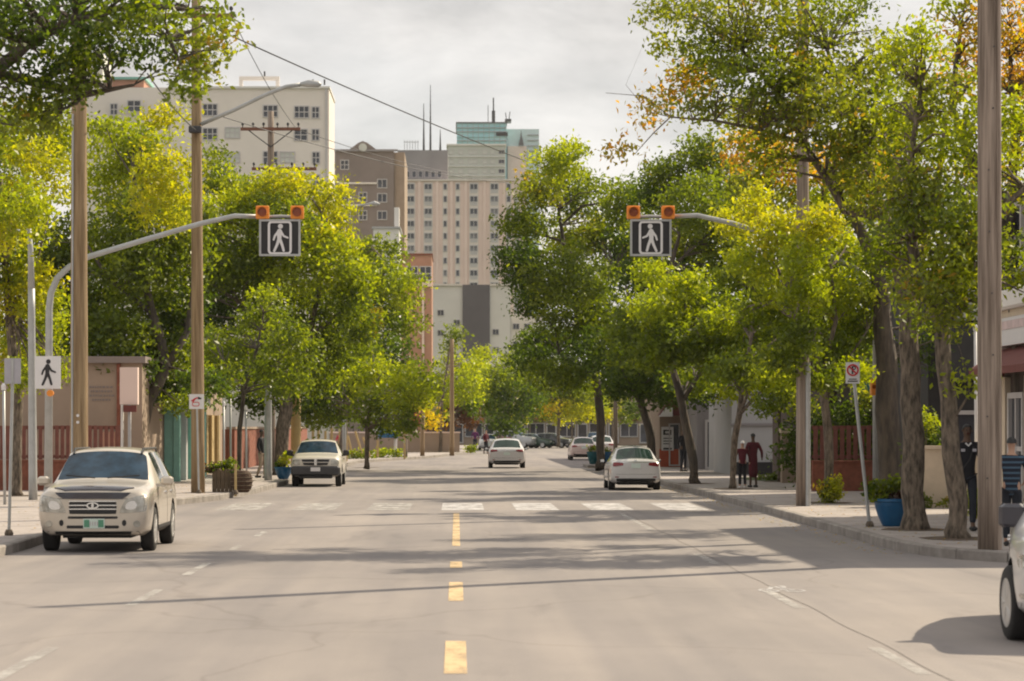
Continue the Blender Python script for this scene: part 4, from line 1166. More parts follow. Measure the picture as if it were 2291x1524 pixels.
tree('yellow green tree at the left edge behind the parking signs', 70, 38,
     [[(38, 1150, 0, .17), (40, 900, 0, .14), (20, 700, 0, .11), (0, 480, 0, .08), (-20, 300, 0, .05)], [(20, 700, 0, .08), (80, 600, .4, .04), (110, 480, .5, .02)], [(0, 480, 0, .06), (70, 380, -.4, .03)]],
     [(30, 300, 120, 80, 0, 'lime'), (70, 390, 95, 90, -.3, 'yellow'), (10, 460, 90, 90, .3, 'green'), (60, 500, 55, 60, 0, 'lime'), (15, 580, 60, 60, -.2, 'lime'), (10, 680, 70, 60, -.3, 'yellow'),
      (45, 730, 70, 60, 0, 'lime'), (90, 770, 55, 50, .2, 'lime'), (20, 800, 70, 50, .2, 'yellow'), (115, 690, 35, 50, .4, 'lime'), (120, 830, 40, 30, .2, 'lime'), (-60, 500, 90, 200, 0, 'green'), (70, 640, 70, 60, .3, 'yellow'), (40, 460, 70, 60, -6, 'lime'), (0, 520, 60, 50, -6, 'yellow'), (100, 720, 50, 50, .3, 'lime'), (60, 840, 60, 40, 0, 'lime'), (140, 330, 55, 60, .8, 'lime'), (120, 270, 70, 45, .4, 'lime')],
     leaf=.14, lai=1.8, clump=.32, twigs=120)
tree('large green tree with a leaning trunk behind the thick wooden pole', 84, 318,
     [[(318, 1078, 0, .26), (312, 980, 0, .22), (330, 900, 0, .2), (372, 820, 0, .18), (340, 700, .3, .14), (310, 560, .3, .1), (300, 400, 0, .06)],
      [(372, 820, 0, .15), (420, 740, .5, .1), (430, 650, .5, .05)], [(340, 700, .3, .1), (240, 620, -.4, .07), (190, 540, -.4, .03)], [(330, 900, 0, .12), (260, 820, .5, .08), (210, 760, .5, .03)]],
     [(310, 320, 100, 70, 0, 'lime'), (260, 400, 110, 90, .4, 'lime'), (370, 420, 90, 110, 0, 'yellow'), (300, 520, 130, 110, -.5, 'green'), (180, 560, 90, 90, .3, 'green'), (400, 560, 80, 100, .3, 'green'),  # sunlit top and shaded underside put into leaf colour, lobe by lobe
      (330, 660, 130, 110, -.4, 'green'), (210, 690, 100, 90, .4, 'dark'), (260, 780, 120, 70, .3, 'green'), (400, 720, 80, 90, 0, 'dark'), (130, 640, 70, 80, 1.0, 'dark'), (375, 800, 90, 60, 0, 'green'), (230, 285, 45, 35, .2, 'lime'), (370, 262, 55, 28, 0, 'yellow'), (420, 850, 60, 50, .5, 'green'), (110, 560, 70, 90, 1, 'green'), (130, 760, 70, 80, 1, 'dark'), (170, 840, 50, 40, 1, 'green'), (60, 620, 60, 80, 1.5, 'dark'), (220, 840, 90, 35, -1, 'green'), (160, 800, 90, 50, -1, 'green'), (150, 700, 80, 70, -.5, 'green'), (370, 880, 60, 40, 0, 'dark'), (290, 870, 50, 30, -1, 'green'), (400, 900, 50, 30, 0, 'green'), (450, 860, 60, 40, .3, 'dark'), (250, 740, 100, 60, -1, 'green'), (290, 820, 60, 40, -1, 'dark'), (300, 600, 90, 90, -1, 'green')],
     leaf=.17, lai=1.9, clump=.40, bark='bark_dark', twigs=110)
tree('broad yellow green tree behind the left crossing signal', 100, 626,
     [[(626, 1063, 0, .3), (632, 960, 0, .27), (640, 880, 0, .25), (620, 760, 0, .2), (580, 620, 0, .14), (560, 480, 0, .06)],
      [(640, 880, 0, .2), (690, 760, .6, .15), (720, 620, .6, .1), (720, 480, .5, .04)], [(690, 760, .6, .12), (770, 690, .3, .05)], [(620, 760, 0, .12), (540, 680, -.5, .05)]],
     [(555, 440, 95, 60, 0, 'lime'), (690, 430, 90, 50, 0, 'yellow'), (480, 400, 60, 60, .5, 'green'), (740, 490, 70, 70, 0, 'yellow'), (620, 500, 90, 80, -.5, 'green'), (520, 560, 90, 90, .5, 'green'),  # upper lobes tinted as if lit, low lobes darkened as if in shade
      (660, 590, 110, 80, -.4, 'lime'), (760, 590, 75, 80, .3, 'lime'), (600, 660, 110, 80, .2, 'green'), (710, 690, 100, 80, .3, 'green'), (490, 650, 60, 90, .6, 'dark'), (660, 780, 110, 70, .5, 'green'), (740, 770, 70, 70, .5, 'green'), (630, 400, 50, 22, 0, 'yellow'), (480, 350, 30, 22, .5, 'green'), (560, 820, 100, 60, .8, 'dark'), (540, 470, 70, 60, -1, 'lime'), (610, 430, 80, 50, -1, 'yellow'), (560, 600, 90, 70, -1, 'green'), (480, 740, 80, 70, .5, 'dark'), (700, 850, 90, 40, .5, 'green'), (800, 640, 40, 60, .3, 'lime'), (450, 520, 50, 60, .6, 'green'), (700, 540, 80, 50, -1, 'yellow'), (445, 480, 60, 60, .3, 'lime'), (450, 600, 70, 80, .3, 'green'), (440, 700, 70, 80, .6, 'dark'), (440, 800, 80, 60, .6, 'dark'), (800, 720, 60, 80, .5, 'green'), (600, 900, 90, 35, .8, 'dark')],
     leaf=.19, lai=1.9, clump=.44, twigs=110)
tree('small bright young tree with a thin dark trunk in front of the broad one', 90, 535,
     [[(535, 1070, 0, .1), (536, 960, 0, .085), (545, 880, 0, .07), (575, 780, 0, .05), (590, 700, 0, .03)], [(545, 880, 0, .05), (500, 810, -.2, .03)], [(545, 880, 0, .05), (630, 800, .2, .03)]],
     [(590, 710, 70, 45, 0, 'green'), (640, 750, 50, 50, 0, 'green'), (560, 770, 80, 55, 0, 'green'), (620, 820, 70, 45, -.2, 'green'), (510, 800, 50, 45, 0, 'green'), (505, 850, 55, 35, 0, 'green'), (600, 870, 60, 28, 0, 'green'), (600, 660, 40, 25, 0, 'lime'), (680, 790, 45, 50, .5, 'green'), (470, 770, 40, 50, .5, 'green'), (650, 860, 60, 35, .5, 'green')],
     leaf=.15, lai=1.6, clump=.32, bark='bark_dark', twigs=60)
tree('dark green tree with yellow sprigs right of the broad yellow green one', 132, 762,
     [[(762, 1040, 0, .22), (770, 940, 0, .18), (800, 820, 0, .16), (850, 700, 0, .1), (860, 580, 0, .04)], [(800, 820, 0, .12), (740, 740, 0, .05)], [(850, 700, 0, .08), (910, 680, 0, .03)]],
     [(850, 570, 60, 45, 0, 'green'), (840, 650, 90, 70, 0, 'green'), (905, 640, 45, 60, 0, 'lime'), (900, 720, 50, 60, 0, 'green'), (830, 740, 80, 70, 0, 'dark'), (870, 800, 65, 50, 0, 'dark'), (795, 560, 50, 40, .5, 'lime'), (832, 715, 14, 40, -3, 'gold'), (780, 640, 50, 60, .5, 'green'), (760, 820, 70, 60, 1, 'dark')],
     leaf=.24, lai=2.0, clump=.5, twigs=60)
tree('low light green tree hanging over the pickup', 118, 820,
     [[(820, 1040, 0, .13), (822, 960, 0, .11), (830, 900, 0, .08), (850, 840, 0, .04)], [(822, 960, 0, .08), (770, 880, 0, .03)]],
     [(840, 850, 80, 55, 0, 'lime'), (770, 870, 60, 45, 0, 'green'), (900, 870, 60, 50, 0, 'lime'), (850, 920, 90, 40, 0, 'green'), (760, 925, 60, 35, .5, 'dark'), (930, 900, 35, 40, .5, 'yellow'), (700, 890, 60, 50, 1, 'dark'), (905, 940, 40, 25, 0, 'green'), (700, 930, 70, 35, .5, 'green'), (940, 850, 40, 60, .5, 'green'), (800, 820, 80, 50, .5, 'green'), (870, 960, 60, 22, 1, 'dark')],
     leaf=.2, lai=2.0, clump=.42, twigs=40)
tree('slender far tree with yellow leaves beside the orange brick slab', 190, 985,
     [[(985, 1010, 0, .15), (988, 900, 0, .12), (1000, 820, 0, .08), (1010, 760, 0, .04)]],
     [(1012, 760, 22, 40, 0, 'green'), (1005, 830, 35, 45, 0, 'lime'), (1040, 870, 45, 45, 0, 'lime'), (985, 900, 35, 40, 0, 'lime'), (958, 940, 25, 35, -2, 'gold'), (1050, 830, 35, 35, 3, 'lime'), (970, 870, 30, 40, 0, 'green')],
     leaf=.28, lai=2.0, clump=.55, twigs=30)
tree('dark plum coloured small tree behind the far left pavement', 196, 1015,
     [[(1015, 1005, 0, .12), (1015, 960, 0, .08), (1012, 930, 0, .04)]],
     [(1005, 930, 42, 30, 0, 'plum'), (1045, 935, 30, 28, 0, 'plum'), (975, 945, 25, 25, 0, 'plum'), (1055, 900, 30, 30, 2, 'dark')], leaf=.3, lai=2.2, clump=.5, twigs=15)
tree('far tree closing the street just left of centre', 225, 1120,
     [[(1120, 1000, 0, .2), (1120, 920, 0, .16), (1130, 850, 0, .08)]],
     [(1115, 850, 55, 45, 0, 'green'), (1160, 840, 50, 50, 2, 'green'), (1095, 900, 60, 45, 0, 'green'), (1160, 900, 60, 50, 0, 'dark'), (1130, 800, 30, 20, 0, 'lime'), (1080, 800, 28, 25, 0, 'lime'), (1130, 945, 60, 25, 0, 'dark'), (1070, 850, 40, 60, -2, 'lime')],
     leaf=.33, lai=2.0, clump=.65, twigs=30)
tree('far tree closing the street just right of centre', 245, 1250,
     [[(1250, 995, 0, .2), (1250, 930, 0, .16), (1255, 850, 0, .08)]],
     [(1230, 850, 60, 50, 0, 'green'), (1290, 860, 60, 50, 0, 'green'), (1250, 900, 70, 35, 0, 'olive'), (1320, 900, 50, 40, 0, 'lime'), (1225, 915, 25, 18, -3, 'gold'), (1290, 920, 40, 22, -2, 'yellow'), (1200, 880, 40, 50, 0, 'green')],
     leaf=.36, lai=2.0, clump=.7, twigs=30)
for i, (px, lab) in enumerate(((1185, 'small olive tree in front of the far terrace, left one'), (1280, 'small olive tree in front of the far terrace, middle one'), (1370, 'small olive tree in front of the far terrace, right one'))):
    tree(lab, 262, px, [[(px, 990, 0, .12), (px, 940, 0, .08), (px, 900, 0, .03)]],
         [(px, 905, 42, 28, 0, 'olive'), (px + 25, 928, 34, 20, 0, 'green'), (px - 25, 930, 30, 20, 0, 'yellow'), (px + 50, 915, 34, 24, 2, 'dark')], leaf=.3, lai=1.8, clump=.5, twigs=14)

# ---- right side
tree('tall dark green tree left of the right crossing signal', 118, 1345,
     [[(1345, 1046, 0, .24), (1345, 950, 0, .2), (1335, 860, 0, .18), (1300, 700, 0, .13), (1260, 540, 0, .09), (1240, 400, 0, .04)],
      [(1300, 700, 0, .1), (1370, 600, .4, .05)], [(1260, 540, 0, .07), (1190, 520, 0, .03)], [(1335, 860, 0, .12), (1250, 790, 0, .05)]],
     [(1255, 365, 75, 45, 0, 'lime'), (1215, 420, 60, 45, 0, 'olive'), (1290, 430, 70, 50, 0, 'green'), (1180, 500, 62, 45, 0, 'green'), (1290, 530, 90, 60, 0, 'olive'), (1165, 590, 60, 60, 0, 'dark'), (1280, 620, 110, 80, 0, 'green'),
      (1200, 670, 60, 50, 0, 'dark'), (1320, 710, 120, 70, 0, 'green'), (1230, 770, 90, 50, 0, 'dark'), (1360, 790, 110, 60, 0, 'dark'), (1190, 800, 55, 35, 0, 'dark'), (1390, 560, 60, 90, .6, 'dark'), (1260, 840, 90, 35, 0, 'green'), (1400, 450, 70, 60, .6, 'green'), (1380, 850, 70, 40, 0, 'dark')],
     leaf=.2, lai=1.9, clump=.44, bark='bark_dark', depth=1.5, twigs=120)
tree('dense green tree directly behind the right crossing signal', 104, 1462,
     [[(1462, 1060, 0, .2), (1455, 970, 0, .18), (1430, 890, 0, .16), (1440, 760, 0, .12), (1500, 600, 0, .09), (1540, 450, 0, .04)], [(1440, 760, 0, .1), (1400, 640, 0, .05)], [(1500, 600, 0, .07), (1590, 520, 0, .03)], [(1430, 890, 0, .1), (1390, 830, 0, .05)]],
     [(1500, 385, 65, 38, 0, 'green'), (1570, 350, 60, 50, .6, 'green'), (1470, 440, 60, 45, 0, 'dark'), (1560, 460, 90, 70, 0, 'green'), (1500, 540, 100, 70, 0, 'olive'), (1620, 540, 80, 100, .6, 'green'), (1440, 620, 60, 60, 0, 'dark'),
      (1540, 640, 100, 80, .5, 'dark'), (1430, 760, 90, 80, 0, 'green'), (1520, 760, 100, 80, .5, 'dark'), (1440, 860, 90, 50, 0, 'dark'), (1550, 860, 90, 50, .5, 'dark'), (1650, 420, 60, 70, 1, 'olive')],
     leaf=.19, lai=2.0, clump=.44, bark='bark_dark', depth=1.5, twigs=110)
tree('light green tree with a leaning trunk right of the white sedan', 85, 1556,
     [[(1556, 1083, 0, .17), (1545, 1000, 0, .15), (1525, 900, 0, .13), (1500, 810, 0, .11), (1520, 720, 0, .07), (1560, 640, 0, .03)], [(1500, 810, 0, .08), (1450, 720, 0, .04)], [(1525, 900, 0, .08), (1590, 800, 0, .04)]],
     [(1465, 620, 50, 38, 0, 'lime'), (1540, 640, 45, 40, 0, 'lime'), (1480, 690, 75, 50, 0, 'lime'), (1580, 700, 80, 60, 0, 'green'), (1520, 760, 90, 50, 0, 'green'), (1610, 790, 80, 60, 0, 'green'), (1470, 800, 60, 40, 0, 'green'), (1560, 850, 70, 35, 0, 'green')],
     leaf=.16, lai=1.8, clump=.34, bark='bark_dark', depth=1.7, twigs=80)
tree('green tree with slim pale trunk over the maroon walkers', 78, 1638,
     [[(1638, 1093, 0, .11), (1644, 980, 0, .1), (1660, 880, 0, .08), (1680, 760, 0, .05), (1690, 650, 0, .02)], [(1660, 880, 0, .06), (1720, 800, 0, .03)], [(1660, 880, 0, .05), (1620, 820, 0, .03)]],
     [(1670, 640, 70, 60, 0, 'green'), (1650, 730, 80, 60, 0, 'lime'), (1720, 760, 80, 60, 0, 'green'), (1660, 820, 80, 45, 0, 'green'), (1735, 850, 60, 50, 0, 'lime'), (1640, 880, 40, 22, 0, 'lime'), (1720, 905, 40, 18, 0, 'green')],
     leaf=.15, lai=1.8, clump=.32, depth=1.6, twigs=70)
tree('thin trunked sapling in front of the plain grey house wall', 88, 1744,
     [[(1744, 1072, 0, .075), (1742, 960, 0, .06), (1745, 880, 0, .05), (1755, 800, 0, .02)]],
     [(1745, 840, 60, 45, 0, 'dark'), (1790, 800, 60, 60, 0, 'green'), (1760, 890, 45, 25, 0, 'green'), (1725, 915, 22, 14, 0, 'dark')], leaf=.16, lai=1.6, clump=.3, twigs=24)
tree('bright lime maple in front of the right pavement with yellow shrub at its foot', 63.5, 1852,
     [[(1852, 1126, 0, .13), (1855, 1020, 0, .115), (1845, 900, 0, .1), (1835, 850, 0, .09), (1790, 720, 0, .06), (1740, 600, 0, .035), (1700, 500, 0, .015)],
      [(1835, 850, 0, .08), (1870, 720, 0, .05), (1860, 600, 0, .03), (1830, 480, 0, .015)], [(1790, 720, 0, .05), (1800, 600, 0, .03), (1770, 480, 0, .012)], [(1845, 900, 0, .05), (1900, 800, 0, .03), (1940, 740, 0, .015)]],
     [(1690, 465, 50, 38, 0, 'yellow'), (1700, 430, 16, 26, 0, 'yellow'), (1640, 500, 50, 36, 0, 'yellow'), (1740, 520, 75, 50, 0, 'yellow'), (1830, 500, 60, 45, -3.2, 'yellow'), (1800, 570, 60, 50, -3.2, 'lime'), (1790, 660, 60, 50, -3.2, 'lime'), (1790, 750, 50, 50, -3.2, 'green'), (1812, 440, 16, 26, 0, 'lime'), (1870, 450, 24, 30, 0, 'lime'), (1800, 560, 80, 55, 0, 'lime'),  # backlit top partly put into leaf colour: yellow lobes high, green ones low
      (1690, 580, 65, 50, 0, 'lime'), (1890, 560, 60, 55, 0, 'lime'), (1760, 640, 95, 60, 0, 'lime'), (1880, 660, 90, 60, 0, 'lime'), (1700, 690, 70, 50, 0, 'green'), (1800, 720, 90, 50, 0, 'green'), (1920, 730, 70, 50, 0, 'green'), (1850, 790, 90, 45, 0, 'green'), (1760, 800, 70, 45, 0, 'green'), (1900, 830, 45, 28, 0, 'lime'), (1950, 660, 45, 50, 0, 'green'), (1830, 850, 60, 28, 0, 'green')],
     leaf=.13, lai=1.9, clump=.26, depth=1.35, twigs=130)
tree('big tree with thick straight trunk beside the blue pot, crown spreading over the street', 47, 2046,
     [[(2048, 1187, 0, .25), (2043, 1050, 0, .2), (2036, 900, 0, .18), (2032, 760, 0, .17), (2025, 640, 0, .165), (2005, 560, 0, .14), (1975, 480, 0, .11), (1945, 380, 0, .09), (1900, 250, 0, .06), (1850, 110, 0, .03)],
      [(1975, 480, 0, .1), (1890, 470, .3, .085), (1850, 400, .3, .075), (1800, 320, .2, .06), (1740, 210, 0, .045), (1660, 110, 0, .02)],
      [(2025, 640, 0, .12), (2070, 540, -.3, .09), (2100, 400, -.3, .06), (2120, 250, -.3, .03)],
      [(1800, 320, .2, .04), (1700, 290, -.3, .03), (1600, 270, -.5, .022), (1500, 262, -.6, .014), (1460, 300, -.6, .01), (1420, 345, -.6, .006)],
      [(1500, 262, -.6, .01), (1440, 215, -.6, .007), (1355, 208, -.6, .004)], [(1500, 262, -.6, .008), (1450, 250, -.5, .006), (1400, 190, -.5, .003)]],
     [(1480, 25, 55, 40, 0, 'olive'), (1580, 20, 90, 50, 0, 'olive'), (1500, 105, 45, 38, 0, 'olive'), (1600, 110, 90, 65, 0, 'green'), (1700, 60, 110, 80, 0, 'olive'), (1690, 170, 100, 70, .3, 'green'), (1800, 120, 110, 90, 0, 'olive'), (1545, 185, 55, 35, 0, 'orange'), (1570, 170, 60, 40, 0, 'olive'),
      (1480, 225, 48, 32, -.6, 'orange'), (1560, 240, 80, 32, -.4, 'olive'), (1660, 250, 90, 55, 0, 'olive'), (1760, 270, 110, 70, 0, 'olive'), (1870, 240, 100, 80, 0, 'olive'), (1720, 350, 80, 45, .3, 'olive'), (1960, 160, 100, 100, 0, 'olive'), (1940, 320, 100, 80, 0, 'olive'),
      (1390, 335, 40, 22, -.6, 'orange'), (1450, 262, 30, 20, -.6, 'orange'), (1850, 20, 120, 60, 0, 'green'), (1960, 430, 80, 70, 0, 'olive'), (2030, 520, 80, 70, -.3, 'green'), (1800, 200, 100, 80, -.8, 'olive'), (1900, 330, 80, 70, -.8, 'olive'), (1960, 250, 80, 70, -.8, 'green'), (1900, 410, 60, 50, .3, 'lime'), (1660, -30, 150, 50, 0, 'olive'), (1950, 590, 50, 40, .2, 'green')],
     leaf=.105, lai=.95, clump=.27, depth=1.35, twigs=280)
tree('leaning tree with mottled trunk nearest the man in black', 43.2, 2146,
     [[(2146, 1208, 0, .19), (2138, 1080, 0, .155), (2125, 950, 0, .14), (2112, 820, 0, .13), (2108, 730, 0, .125), (2080, 660, .1, .12), (2050, 600, .2, .1), (2030, 480, .2, .075), (2040, 340, 0, .05), (2060, 200, 0, .03)],
      [(2108, 730, 0, .1), (2140, 620, 0, .075), (2190, 520, 0, .06), (2260, 450, 0, .05), (2330, 390, 0, .03)],
      [(2190, 520, 0, .05), (2200, 380, 0, .035), (2230, 240, 0, .02)], [(2125, 950, 0, .03), (2170, 880, -.3, .012)]],
     [(2080, 560, 80, 60, 0, 'olive'), (2150, 600, 90, 60, 0, 'lime'), (2080, 660, 70, 45, 0, 'olive'), (2150, 480, 90, 70, 0, 'green'), (2060, 430, 80, 70, 0, 'olive'), (2250, 560, 60, 60, 0, 'green'), (2240, 420, 80, 80, 0, 'olive'), (2120, 340, 80, 80, 0, 'lime'), (2040, 270, 80, 80, 0, 'lime'),
      (2110, 200, 80, 80, 0, 'olive'), (2240, 270, 80, 80, 0, 'lime'), (2040, 110, 80, 70, 0, 'lime'), (2130, 730, 45, 40, 0, 'olive'), (2160, 860, 26, 34, -.3, 'lime'), (2050, 710, 35, 40, .3, 'green'), (2270, 640, 30, 40, 0, 'lime'), (2020, 380, 50, 60, 0, 'green'), (2180, 690, 30, 30, 0, 'green'), (2090, 620, 60, 50, -.8, 'olive'), (2130, 660, 50, 40, -.6, 'lime'), (2000, 560, 60, 60, -.5, 'green'), (2180, 560, 60, 50, -.5, 'olive'), (2120, 480, 80, 60, -.8, 'olive'), (2030, 480, 60, 60, -.8, 'green')],
     leaf=.105, lai=1.1, clump=.26, depth=1.3, twigs=260)
tree('orange tinged tree rising behind the corner pole at the top right', 55, 2290,
     [[(2290, 1155, 0, .2), (2285, 800, 0, .18), (2260, 560, 0, .15), (2180, 380, 0, .1), (2130, 240, 0, .07), (2150, 60, 0, .04)], [(2260, 560, 0, .12), (2270, 300, 0, .08), (2260, 120, 0, .04)], [(2130, 240, 0, .05), (2190, 160, 0, .03), (2260, 60, 0, .015)]],
     [(2180, 60, 80, 60, 0, 'orange'), (2260, 60, 80, 90, 0, 'orange'), (2150, 160, 70, 70, 0, 'orange'), (2250, 190, 70, 70, 0, 'orange'), (2170, 280, 70, 60, 0, 'lime'), (2130, 20, 60, 30, 0, 'lime'), (2280, 330, 60, 70, 0, 'yellow'), (2200, 400, 80, 60, 0, 'olive'), (2230, -20, 110, 50, 0, 'orange'), (2330, 200, 70, 200, 0, 'orange')],
     leaf=.13, lai=.9, clump=.3, bark='bark_dark', twigs=140, soil=False)
tree('dark broad trunked tree half hidden behind the thick straight trunk', 64, 1992,
     [[(1992, 1112, 0, .33), (1990, 980, 0, .29), (1985, 860, 0, .27), (1975, 740, 0, .23), (1960, 600, 0, .17), (1900, 460, 0, .11), (1850, 360, 0, .05)], [(1960, 600, 0, .14), (1990, 460, 0, .09), (2010, 300, 0, .04)]],
     [(1990, 320, 80, 70, 0, 'olive'), (2060, 780, 60, 50, 1, 'dark'), (2000, 560, 60, 60, 0, 'green'), (2060, 460, 70, 60, 0, 'olive')],
     leaf=.15, lai=1.4, clump=.34, bark='bark_dark', twigs=110)
tree('tree with gold and orange leaves rising behind the bright lime maple', 80, 1900,
     [[(1900, 1085, 0, .25), (1890, 900, 0, .22), (1870, 700, 0, .18), (1850, 560, 0, .13), (1840, 420, 0, .05)], [(1870, 700, 0, .12), (1760, 560, 0, .08), (1720, 420, 0, .03)], [(1850, 560, 0, .1), (1920, 460, 0, .04)]],
     [(1850, 370, 90, 50, 0, 'orange'), (1760, 360, 80, 50, 0, 'orange'), (1930, 400, 90, 55, 0, 'gold'), (1680, 330, 80, 50, 0, 'orange'), (1800, 450, 90, 60, 0, 'olive'), (1900, 500, 90, 60, 0, 'green'), (1700, 440, 70, 60, 0, 'olive'), (1850, 600, 90, 70, 0, 'dark'), (1960, 600, 80, 80, 0, 'dark'), (1960, 720, 80, 70, 0, 'dark'), (1830, 740, 80, 70, 0, 'dark'), (1900, 830, 90, 50, 0, 'green')],
     leaf=.17, lai=1.6, clump=.4, bark='bark_dark', twigs=80, soil=False)
# garden hedge behind the right fence, ivy and shrubs
bush('garden_hedge', 'dense dark hedge showing above the right slat fence', 'hedge', 11.9, 78.5, KZ,
     [(-1.6, 0, 1.2, .9, .8, 1.3, 'dark'), (-.4, 0, 1.3, 1, .8, 1.5, 'dark'), (1.0, 0, 1.4, 1, .8, 1.4, 'dark'), (2.3, 0, 1.2, .9, .8, 1.3, 'green'), (-1.9, -.3, 2.3, .4, .4, .3, 'olive'), (.2, -.3, 2.6, .6, .4, .3, 'olive')], leaf=.16, lai=2.4, clump=.3)
bush('flowering_shrub', 'yellow lime shrub at the foot of the bright maple', 'shrub', wx(1860, 62.9), 62.9, KZ,
     [(-.12, 0, .3, .16, .2, .25, 'olive'), (.1, 0, .4, .18, .2, .3, 'yellow'), (.02, -.1, .25, .25, .2, .2, 'yellow'), (-.25, 0, .35, .1, .1, .12, 'gold'), (0, .0, .15, .28, .25, .14, 'olive')], leaf=.1, lai=2.2, clump=.09)
bush('garden_weeds', 'low green weeds along foot of the cream wall', 'shrub', wx(2090, 59), 59.2, KZ, [(-.2, 0, .15, .3, .12, .16, 'green'), (.35, 0, .12, .3, .12, .12, 'olive'), (-.35, 0, .3, .12, .1, .22, 'green'), (1.15, 0, .28, .28, .2, .25, 'lime')], leaf=.08, lai=1.8, clump=.09, stem=False)
bush('garden_weeds', 'small yellow bush peeping beside the corner pole', 'shrub', wx(2176, 52), 52, KZ, [(0, 0, .35, .22, .2, .28, 'lime'), (.15, 0, .2, .2, .15, .2, 'yellow')], leaf=.08, lai=2, clump=.09)
bush('garden_shrub', 'pale leaved shrub beside the head of the man in black', 'shrub', wx(2120, 58), 61, KZ, [(.1, 0, 1.9, .3, .3, .35, 'lime'), (-.1, 0, 1.2, .35, .3, .6, 'dark'), (.3, 0, 1.3, .3, .3, .6, 'dark')], leaf=.12, lai=1.8, clump=.15)
structure(MB().sheet(blob(wx(1715, 92), 92, .9, 3.5), KZ + .008).build('lawn_patch', M['ground']))
bush('grass_tuft', 'green tuft of grass before the plain grey house', 'grass', wx(1715, 90), 90, KZ, [(0, 0, .12, .35, .4, .15, 'green'), (.3, .2, .1, .3, .3, .12, 'green')], leaf=.1, lai=2, clump=.1, stem=False)
for px, Y, pal, lab in ((1745, 133, 'green', ''),):
    pass
for i, (px, Y) in enumerate(((815, 152), (850, 156), (880, 158), (1050, 188), (790, 150))):
    bush('verge_shrub', 'green verge plants %s' % ('at the first timber brace', 'at the last timber brace', 'under the small blue canopy', 'beside the distant person in purple', 'left of the timber braces')[i], 'shrub', wx(px, Y), Y, KZ, [(0, 0, .25, .45, .4, .3, 'lime'), (.3, .1, .2, .4, .4, .25, 'green')], leaf=.18, lai=2, clump=.18, group='verge plants on the far left pavement', stem=False)

# pots
t, x = planter_pot('round bright blue pot with red and green plants, beside thick tree trunk', 1997, 48.6, .34, .5, 'pot_blue')
bush('potted_plant', 'mixed green and dark red plants growing in the blue pot', 'plant', x, 48.6, KZ + .44, [(-.2, 0, .22, .25, .2, .18, 'green'), (.05, 0, .33, .3, .22, .14, 'green'), (-.3, -.1, .08, .16, .15, .12, 'lime'), (.15, -.1, .12, .18, .15, .13, 'plum'), (-.42, 0, .2, .12, .12, .15, 'dark')], leaf=.085, lai=2.6, clump=.09)
t, x = planter_pot('deep blue pot half hidden by the front of the pickup', 634, 92, .3, .42, 'pot_blue')
bush('potted_plant', 'yellow green plant in the pot by the pickup', 'plant', x, 92, KZ + .38, [(.0, 0, .25, .25, .2, .22, 'yellow'), (.15, 0, .45, .16, .15, .16, 'lime'), (-.1, 0, .12, .2, .15, .1, 'dark')], leaf=.11, lai=2.2, clump=.1)
for i, px in enumerate((1328, 1352)):
    t, x = planter_pot(('dark green tub right behind the far parked pale car', 'deep blue tub beside the dark slim post')[i], px, 129, .32, .6, ('teal', 'pot_blue')[i])
    bush('potted_plant', ('green plant in the dark green far tub', 'green plant in the deep blue far tub')[i], 'plant', x, 129, KZ + .5, [(0, 0, .2, .3, .25, .22, 'green')], leaf=.13, lai=2.2, clump=.12)
structure(MB().box(wx(1312, 128), wx(1395, 128), 126.5, 131.5, 0, KZ, .02).build('kerb_island', M['kerb']))
# planter box on left pavement: planks one by one
t = thing('planter_box', (wx(505, 74), 74, KZ), 'wooden planter box overflowing with plants beside the wooden light pole', 'planter')
x0, x1 = wx(478, 74), wx(531, 74)
pk = MB(); pk.box(-.045, .045, -.015, .015, 0, .62, .006); pme = tmp_mesh(pk, [M['plank']])
n = 6
for i in range(n): inst('plank', pme, t, (x0 + (x1 - x0) * (i + .5) / n, 73.7, KZ), scale=(1.15, 1, random.uniform(.97, 1.03)))
for i in range(6):
    inst('plank', pme, t, (x0, 73.75 + i * .1, KZ), rot=(0, 0, math.pi / 2)); inst('plank', pme, t, (x1, 73.75 + i * .1, KZ), rot=(0, 0, math.pi / 2))
w = MB(); w.box(x0 + .02, x1 - .02, 73.73, 74.3, KZ + .1, KZ + .55); w.build('soil', M['soil'], t)
bush('planter_greenery', 'trailing green and red plants filling the wooden planter box', 'plant', (x0 + x1) / 2, 74, KZ + .55, [(0, 0, .12, .35, .25, .15, 'green'), (-.3, -.1, 0, .22, .2, .25, 'dark'), (-.35, -.2, .1, .15, .12, .12, 'plum'), (.15, 0, .25, .2, .2, .12, 'green'), (.3, -.3, -.1, .1, .1, .15, 'dark')], leaf=.1, lai=2.4, clump=.1)
t = thing('wicker_drum', (wx(540, 73.6), 73.6, KZ), 'round brown wicker bin leaning at the planter box', 'bin')
w = MB(); w.lathe([(.18, 0), (.27, .12), (.3, .3), (.27, .48), (.2, .58), (.16, .6)], (wx(541, 73.6), 73.6, KZ), 18); w.build('basket', M['wicker'], t)
for k in range(5):
    w = MB(); z = KZ + .08 + k * .11; r_ = (.25, .295, .305, .29, .25)[k]
    w.tube([(wx(541, 73.6) + r_ * math.cos(a), 73.6 + r_ * math.sin(a), z) for a in np.linspace(0, 2 * math.pi, 17)], .014, 5, False); w.build('band', M['plank'], t)
x = wx(527, 71.5); t = thing('thin_post', (x, 71.5, KZ), 'short tan stake at the kerb in front of the planter box', 'post')
w = MB(); w.tube([(x, 71.5, 0.1), (x, 71.5, .95)], .035, 8); w.build('shaft', M['yellow_post'], t)
w = MB(); w.lathe([(.08, 0), (.07, .08), (.04, .12)], (x, 71.5, KZ), 10); w.build('foot', M['bark'], t)
